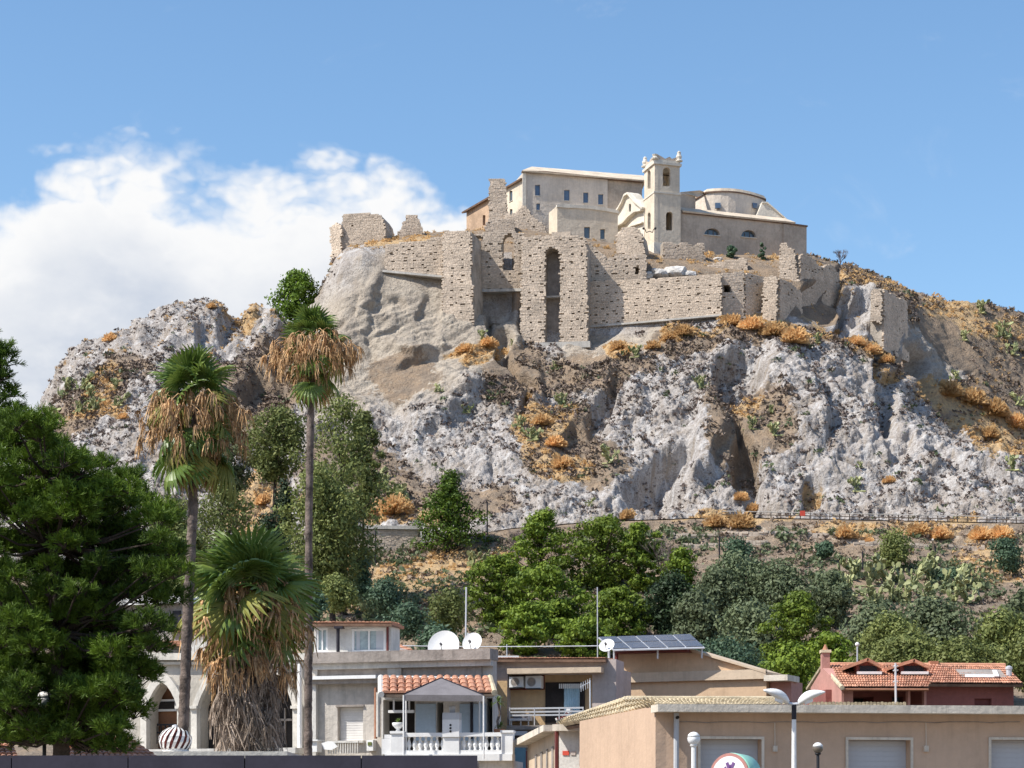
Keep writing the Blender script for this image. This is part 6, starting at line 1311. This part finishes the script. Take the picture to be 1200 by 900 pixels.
for a, b_, w in cl:
    s = spot(a, b_); seen[s] = seen.get(s, 0) + 1
    ORD_.append((s, a, w)); put('prickly_pear', cl_label(s, a, w, b_), 'cactus', a, b_ + w * .3, w, CT, 'prickly pears ' + s, 1.0, .05)
# --- uncountable scrub over the slopes
Vt = Pd.reshape(nr, nx, 3)
def scatter(name, mask, n, nleaf, rad, size, m, seed, flat=1.2, tall=.8):
    r = np.random.RandomState(seed); pool = np.nonzero(mask)[0]
    if len(pool) == 0: return
    k = r.choice(pool, n); c = Pd[k]; R_ = rad * (.45 + 1.1 * r.rand(n) ** 2); a = r.normal(size=(n, nleaf, 3)); a /= np.linalg.norm(a, axis=2)[..., None]; a[..., 2] = np.abs(a[..., 2]) * tall
    pos = (c[:, None, :] + a * (R_[:, None, None] * (.35 + .65 * r.rand(n, nleaf)[..., None]))).reshape(-1, 3); q = len(pos); s = np.repeat(R_, nleaf)[:, None] * size * (.6 + .8 * r.rand(q)[:, None])
    t1 = r.normal(size=(q, 3)); t1 /= np.linalg.norm(t1, axis=1)[:, None]; t2 = np.cross(t1, r.normal(size=(q, 3))); t2 /= np.linalg.norm(t2, axis=1)[:, None]
    V = np.stack([pos - t1 * s, pos + t2 * s * .5, pos + t1 * s, pos - t2 * s * .5], 1).reshape(-1, 3); o = fast(name, V, np.arange(4 * q).reshape(q, 4), M[m], kind='stuff'); return o
inv = (px > -120) & (px < 1320); vis = inv & (rr > 2.2) & (rr < 11.2)
rocky = vis & (rr > 5.05); cas = (px > 395) & (px < 985) & (rr > 7.8) & (rr < 10.6)
patch = fbm(Pf, 14, 2); patch2 = fbm(Pf + 300, 7, 2)
o = scatter('dry_scrub', rocky & ~cas & (patch > -.3) & (tanw < .4), 14000, 12, .55, .42, 'tuftdark', 1); tag(o, 'brown dry scrub dotted over the white cliff', 'scrub')
o = scatter('low_scrub', rocky & ~cas & (soil > .4) & (patch2 > -.1) & (tanw < .5), 2400, 16, .85, .40, 'brush', 2); tag(o, 'dark low scrub thick on the soil pockets of the hill', 'scrub')
o = scatter('green_scrub', rocky & ~cas & (patch2 > .05) & (tanw < .4), 620, 18, .8, .36, 'olive', 3); tag(o, 'scattered grey-green low scrub on the cliff', 'scrub')
o = scatter('dry_grass', inv & (rr > 2.2) & (rr < 11.3) & (dry > .45) & (road < .2), 3600, 12, .62, .42, 'orange', 4, tall=.9); tag(o, 'orange dry grass in patches over the hill', 'grass')
o = scatter('bank_scrub', inv & (rr > 2.1) & (rr < 3.95), 3400, 16, .8, .36, 'brush', 5); tag(o, 'brown scrub covering the bank below the road', 'scrub')
o = scatter('bank_green_scrub', inv & (rr > 1.6) & (rr < 3.7) & (patch > -.12), 3200, 20, 1.2, .30, 'olive', 6); tag(o, 'grey-green undergrowth between the trees of the bank', 'scrub')
o = scatter('summit_grass', inv & (rr > 8.6) & (rr < 11.4) & (patch2 > -.05) & (tanw < .5), 1600, 12, .6, .40, 'orange', 7, tall=.9); tag(o, 'dry grass along the top of the hill', 'grass')
# loose white blocks below the church and on the cliff foot
def rock_mesh(seed):
    r = random.Random(seed); bm_ = bmesh.new(); bmesh.ops.create_icosphere(bm_, subdivisions=3, radius=1)
    for v_ in bm_.verts:
        p_ = np.array([tuple(v_.co * 1.1 + Vector((seed * 7, 0, 0)))]); v_.co *= 1 + .38 * float(fbm(p_, 1.2, 3)[0]); v_.co.z *= .7
    me = bpy.data.meshes.new('boulder'); bm_.to_mesh(me); bm_.free(); me.materials.append(M['boulder']); return me
RK = [rock_mesh(s) for s in (1, 2, 3)]
for a, b_, w, lab in [(792, 316, 26, 'big white limestone block below the low wall of the bell tower'), (772, 318, 20, 'white limestone block left of the biggest one under the church'), (806, 320, 18, 'white limestone block right of the biggest one under the church'), (760, 321, 14, 'small grey boulder above the long wall'),
                      (842, 304, 12, 'boulder on the terrace wall under the nave'), (822, 286, 10, 'rubble block on the right end of the low wall')]:
    put('boulder', lab, 'rock', a, b_, w, RK, None, .9, .3)
# --- fences, posts and terrace walls by the road
Kf = 383.6
def zline(px_): return float(np.interp(px_, PX, P3[k0, :, 2])) + .18
t = thing('roadside_fence', 'long wooden post and rail fence along the cliff road', 'fence', (X(1000, 385), 385, zline(1000))); xs = [846 + 11.5 * k for k in range(46)]
pm = MB().box((0, 0, .55), (.16, .16, 1.3)).build('post', M['wood'], None); pmesh = pm.data
for v_ in pmesh.vertices: v_.co.z += pm.location.z
bpy.data.objects.remove(pm)
P_f = [Vector((X(p, 384.6), 384.6, zline(p))) for p in xs]
for p in P_f: inst('post', pmesh, t, p, (0, 0, 0), (1, 1, 1))
for a, b_ in zip(P_f[:-1], P_f[1:]):
    for h_ in (.55, 1.05): MB().tube([a + UP * h_ + Vector((0, -.12, 0)), b_ + UP * h_ + Vector((0, -.12, 0))], .075, 6).build('rail', M['concrete'] if h_ > 1 else M['wood'], t)
o = MB().box(W(940.5, 601.5, 384.2), (.9, .05, .9)).build('sign_board', M['red'], None); tag(o, 'small bright red panel hanging on the roadside fence', 'sign')
for a, y0_, y1_, Y, lab in [(416, 583, 619, 380, 'dark post above the old stone wall, left'), (571, 588, 622, 382, 'dark post right of the cone-shaped pine'), (440, 620, 652, 372, 'dark short post in the shade below the stone wall'), (843, 628, 656, 366, 'dark post under the big orange bush'), (1096, 640, 660, 366, 'dark post by the prickly pear patch'), (640, 588, 604, 383, 'short dark post above the pine cluster'), (1011, 646, 668, 360, 'dark post left of the green bush')]:
    p = W(a, y0_, Y); g = min(ground(p.x, p.y), p.z - 1); o = MB().tube([(p.x, p.y, g - .2), tuple(p)], .13, 7).build('post', M['black'], None, label=None); tag(o, lab, 'post', 'posts along the slope')
o = MB().tube([hit(1094, 652) if hit(1094, 652) else W(1094, 652, 365), W(1093, 632, 364)], .18, 7).build('leaning_post', M['concrete'], None); tag(o, 'pale stout post beside the orange bushes below the road', 'post')
tw, fr = ruin('stone_wall', 'old stone retaining wall with pale coping behind the dark posts', (392, 379), (492, 380), [(392, 656), (492, 654), (492, 622), (392, 620)], 1.5, seed=41, putlog=False, cat='wall')
MB().pbox(fr, 391, 494, 616, 621, -2, .8).build('coping', M['concrete'], tw)
for (a0, a1, y, Y) in ((785, 1000, 633, 378), (1000, 1150, 642, 375), (800, 900, 645, 375)):
    f_ = Fr((a0, Y), (a1, Y)); rg2 = random.Random(a0); t = thing('terrace_wall', {633: 'upper low dry-stone terrace wall below the road', 642: 'dry-stone terrace wall left of the right edge bushes', 645: 'lower short dry-stone terrace wall below the road'}[y], 'wall', f_.pt((a0 + a1) / 2, y + 4))
    s = 0; sm2 = MB()
    while s < f_.len:
        w = rg2.uniform(.5, 1.2); g = ground(f_.P(s, 0).x, Y) 
        for k in range(2): sm2.sbox(f_, s, s + w - .05, g - .3 + k * .42, g + .08 + k * .42 + rg2.uniform(-.05, .08), -.8, .35 + rg2.uniform(0, .2))
        s += w
    sm2.build('stonework', M['stone'], t, kind='stuff')
# --- fan palms
def frond_mesh(seed, Rf=.8, lp=.8, ns=18, spread=118, droop=.45, m='frond', tipdroop=.35):
    r = random.Random(seed); mb = MB(); 
    mb.tube([(0, 0, 0), (lp * .5, 0, .03), (lp, 0, 0)], [.028, .02, .015], 4, False)
    base = Vector((lp, 0, 0))
    for k in range(ns):
        a = R(-spread + 2 * spread * (k + .5) / ns); da = R(spread / ns) * .98; L_ = Rf * (.78 + .22 * math.cos(a)) * r.uniform(.9, 1.06)
        def pt(f, s, lift): 
            aa = a + s * da * (1 if f < .66 else max(0.02, 1 - (f - .66) / .34)); p = base + Vector((math.cos(aa) * L_ * f, math.sin(aa) * L_ * f, lift)); p.z -= droop * L_ * f * f * .5 + (tipdroop * L_ * max(0, f - .6) ** 1.3 * r.uniform(.6, 1.6)); return p
        q = []
        for f in (.04, .35, .68, .86, 1.0): q += [pt(f, -1, .0), pt(f, 0, .035 * (1 if f < .9 else 0)), pt(f, 1, .0)]
        mb.add(q, [(3 * i + j, 3 * i + 3 + j, 3 * i + 4 + j, 3 * i + 1 + j) for i in range(4) for j in (0, 1)])
    o = mb.build('frond', M[m]); me = o.data; off = Vector(o.location)
    for v_ in me.vertices: v_.co += off
    bpy.data.objects.remove(o); return me
def dead_mesh(seed, m='deadbrown', ln=1.0, out=.45, ns=13, wide=.22):
    r = random.Random(seed); mb = MB(); e = Vector((out, 0, -.12)); mb.tube([(0, 0, 0), (out * .55, 0, .06), tuple(e)], [.025, .018, .012], 4, False)
    for k in range(ns):
        a = r.uniform(-1.5, 1.5); l = ln * r.uniform(.55, 1.1); p = e.copy(); d_ = Vector((math.cos(a) * .8, math.sin(a), r.uniform(-.5, .35))).normalized(); w0 = r.uniform(.018, .04); prev = None; tw = r.uniform(0, 3.14); sd = Vector((math.cos(tw), math.sin(tw), 0)); curl = r.uniform(-.25, .25)
        for i in range(6):
            f = i / 5; w = w0 * (1 - f * .75) * (1 if i else .4); cur = (p - sd * w, p + sd * w)
            if prev: mb.add([prev[0], prev[1], cur[1], cur[0]], [(0, 1, 2, 3)])
            prev = cur; p = p + d_ * l / 5 * (.55 if i < 2 else 1); d_ = (d_ * .45 + Vector((curl * math.cos(tw * 3) + r.uniform(-.15, .15), curl * math.sin(tw * 3) + r.uniform(-.15, .15), -1)) * .8).normalized()
            sd = (sd + Vector((r.uniform(-.4, .4), r.uniform(-.4, .4), 0))).normalized()
    o = mb.build('dead_frond', M[m]); me = o.data; off = Vector(o.location)
    for v_ in me.vertices: v_.co += off
    bpy.data.objects.remove(o); return me
FG_ = [frond_mesh(s, droop=d_) for s, d_ in ((1, .3), (2, .6), (3, 1.0), (4, .8))]; FY_ = [frond_mesh(9, droop=1.5, m='frondy', tipdroop=.8)]; DB_ = [dead_mesh(s, ln=l) for s, l in ((1, .9), (2, 1.1), (3, 1.3), (4, 1.0), (5, .8))]; DG_ = [dead_mesh(s + 20, 'deadgrey', ln=l, out=.3, ns=15) for s, l in ((1, 1.3), (2, 1.6), (3, 1.2))]
def palm(label, Y, trunk_px, crown, Rg, green, dead, seed, tr=.17, layers=None, tb='bark'):
    rg = random.Random(seed); base = W(trunk_px[0][0], trunk_px[0][1], Y); base.z = 0; t = thing('fan_palm', label, 'palm', base, None)
    pts = [Vector((base.x, Y, 0))] + [W(a, b_, Y) for a, b_ in trunk_px[1:]] + [W(*crown, Y)]; dn = []; rr_ = []
    n = 150
    L_ = [0]; 
    for a, b_ in zip(pts[:-1], pts[1:]): L_.append(L_[-1] + (b_ - a).length)
    for i in range(n + 1):
        d_ = L_[-1] * i / n; k = max(j for j in range(len(L_) - 1) if L_[j] <= d_ + 1e-9); f = (d_ - L_[k]) / (L_[k + 1] - L_[k]); dn.append(pts[k].lerp(pts[k + 1], min(1, f))); rr_.append(tr * (1.15 - .25 * i / n) * rg.uniform(.90, 1.12))
    MB().tube(dn, rr_, 12).build('trunk', M[tb], t, True); C = W(*crown, Y)
    for i in range(green):
        f = (i + .5) / green; el_ = R(84 - 100 * f ** 1.1) + rg.uniform(-.12, .12); az_ = i * 2.39996 + rg.uniform(-.3, .3); s = Rg / 1.6 * rg.uniform(.85, 1.12); o = inst('frond', FY_[0] if (i > green * .82) else FG_[min(3, int(f * 4 + rg.uniform(-.5, .5)) % 4)], t, C + UP * .25 * (1 - f), (rg.uniform(-1.1, 1.1), -el_, az_), s * 1.05)
    for (nd, z0_, z1_, r0_, r1_, kinds, sc0) in dead:
        for i in range(nd):
            f = (i + rg.random()) / nd; az_ = i * 2.39996 + rg.uniform(-.4, .4); zz = Z(z0_ + (z1_ - z0_) * f, Y); r_ = r0_ + (r1_ - r0_) * f; q = rg.uniform(.25, 1.0) ** .7 * r_ ; s = sc0 * rg.uniform(.75, 1.2); ci = Vector((C.x + math.cos(az_) * q, C.y + math.sin(az_) * q, zz))
            if kinds == 'green': me = FG_[3] if i % 3 else FY_[0]; inst('frond', me, t, Vector((C.x, C.y, zz)), (rg.uniform(-.5, .5), R(30) + rg.uniform(-.2, .4), az_), s)
            else: inst('dead_frond', rg.choice(DB_ if kinds == 'b' else DG_), t, ci, (rg.uniform(-.3, .3), rg.uniform(-.15, .25), az_ + rg.uniform(-.5, .5)), (s, s, s * rg.uniform(.8, 1.15)))
    return t
palm('left of the two tall fan palms, its skirt of dead fronds touching the crag', 60, [(214, 1030), (215, 850), (220, 720), (226, 600)], (227, 472), 1.22, 36,
     [(80, 456, 490, .6, 1.5, 'b', .75), (70, 478, 520, .9, 1.2, 'b', .72), (56, 515, 560, .5, .15, 'b', .6), (24, 475, 530, 0, 0, 'green', .95)], 4, .14)
palm('taller middle fan palm with reddish-brown dead skirt against the tan cliff', 70, [(361, 1020), (361, 884), (362, 600), (364, 490)], (367, 404), 1.02, 30,
     [(95, 390, 412, .6, 1.5, 'b', .75), (60, 405, 432, .9, 1.0, 'b', .65), (50, 428, 462, .45, .14, 'b', .55), (10, 402, 440, 0, 0, 'green', .8)], 5, .12)
palm('short shaggy fan palm with a huge grey-brown skirt in front of the arcade', 62, [(290, 1030), (290, 885), (291, 760)], (292, 708), 1.85, 42,
     [(80, 680, 725, .5, 1.45, 'b', 1.05), (80, 715, 790, .7, .95, 'b', .95), (80, 745, 830, .55, .6, 'g', .85), (80, 800, 868, .55, .72, 'g', .8), (16, 690, 725, 0, 0, 'green', 1.15)], 6, .30)
# --- big long-needled pine in the left foreground
def big_pine(label, clusters, Y, seed, trunk, n_per=46, tr=.22):
    rg = np.random.RandomState(seed); r_ = random.Random(seed); base = W(trunk[0][0], 900, Y); base.z = 0; t = thing('pine_tree', label, 'tree', base); pos = []; out = []
    lim = MB(); tp = [Vector((base.x, Y, 0))] + [W(a, b_, Y) for a, b_ in trunk[1:]]
    for cx, cy, rpx, dy in clusters:
        c = np.array(W(cx, cy, Y + dy)); rad = rpx / FPX * Y; n = int(n_per * (rpx / 24) ** 2); d_ = rg.normal(size=(n, 3)); d_ /= np.linalg.norm(d_, axis=1)[:, None]; d_[:, 2] = np.where(d_[:, 2] < -.3, -d_[:, 2], d_[:, 2])
        pos.append(c + d_ * rad * (.3 + .75 * rg.rand(n, 1) ** .7) * np.array([1, 1, .8])); out.append(d_ + np.array([0, 0, .55]) + rg.normal(size=(n, 3)) * .35)
        z_ = c[2] - rad * 1.2; k = min(range(len(tp)), key=lambda j: abs(tp[j].z - z_)); a = tp[k]; cv2 = Vector(c); md = a.lerp(cv2, .5) + Vector((0, 0, -.18)); lim.tube([a, md, cv2], [.05, .03, .012], 5)
        for q in pos[-1][::6]: lim.tube([cv2 - Vector((0, 0, rad * .2)), Vector(q)], [.018, .008], 3, False)
    pos = np.concatenate(pos); out = np.concatenate(out); out /= np.linalg.norm(out, axis=1)[:, None]; m = len(pos); nd = 24
    # a tuft: needles fanning forward round the shoot
    P0 = np.repeat(pos, nd, 0); O = np.repeat(out, nd, 0); q = m * nd; a = rg.normal(size=(q, 3)); a -= (a * O).sum(1)[:, None] * O; a /= np.linalg.norm(a, axis=1)[:, None]
    along = rg.rand(q, 1) * .16; d_ = O * .75 + a * .75; d_ /= np.linalg.norm(d_, axis=1)[:, None]; ln = .10 + .07 * rg.rand(q, 1); s = np.cross(d_, rg.normal(size=(q, 3))); s /= np.linalg.norm(s, axis=1)[:, None]; w = .009
    b0 = P0 + O * along - O * .1; V = np.stack([b0 - s * w, b0 + s * w, b0 + d_ * ln + s * w * .5, b0 + d_ * ln - s * w * .5], 1).reshape(-1, 3)
    fast('needles', V, np.arange(4 * q).reshape(q, 4), M['pinedk'], t)
    lim.build('limbs', M['pbark'], t); MB().tube(tp, [tr * (1 - .8 * i / (len(tp) - 1)) for i in range(len(tp))], 12).build('trunk', M['pbark'], t, True); return t
rg_ = random.Random(9); cl1 = []
outline = [(500, 5, 62), (520, -10, 75), (545, -20, 95), (560, -20, 110), (585, -20, 150), (610, -20, 205), (640, -20, 214), (670, -20, 216), (700, -20, 214), (730, -20, 200), (760, -20, 196), (790, -20, 190), (815, -20, 165), (840, -20, 150), (862, -20, 130)]
for y_, x0_, x1_ in outline:
    xx = x0_
    while xx < x1_ + 1:
        cl1.append((min(xx + rg_.uniform(-5, 5), x1_ - 12), y_ + rg_.uniform(-8, 8), rg_.uniform(18, 27), rg_.uniform(-1.6, 1.4))); xx += 19
for k in range(60): cl1.append((rg_.uniform(-10, 150), rg_.uniform(800, 880), 20, rg_.uniform(-1.5, 1.5)))
for k in range(85): cl1.append((rg_.uniform(-10, 170), rg_.uniform(560, 850), 26, rg_.uniform(0, 2.2)))
cl1 += [(45, 515, 20, 0), (62, 528, 16, -.4), (78, 560, 20, 0), (120, 548, 18, 0), (150, 575, 17, -.5), (100, 590, 24, -1), (185, 612, 20, -.6), (205, 650, 18, -.3)]
cl1 = [c for c in cl1 if not (abs(c[0] - 52) < 17 and abs(c[1] - 821) < 20 and c[3] < .8)]
big_pine('big dark long-needled pine filling the lower left foreground', cl1, 50, 21, [(70, 960), (72, 860), (66, 740), (62, 640), (58, 560), (52, 510)], 52)
cl2 = [(rg_.uniform(-270, -50), rg_.uniform(330, 820), rg_.uniform(30, 42), rg_.uniform(-2, 2)) for k in range(70)] + [(-6, 410, 22, 0), (8, 425, 18, 0), (-4, 445, 22, 0), (12, 462, 16, .2), (-10, 475, 26, 0), (18, 480, 12, 0), (-5, 500, 24, 0), (4, 520, 12, 0), (-30, 430, 26, .5), (-30, 480, 30, .5), (-40, 530, 30, 1), (24, 488, 8, 0), (-14, 395, 14, 0)]  # the random clusters out of frame are added to shade the big pine
big_pine('second pine reaching in at the left frame edge above the big one', cl2, 53, 22, [(-60, 960), (-60, 700), (-50, 560), (-30, 480), (-15, 420)], 60)
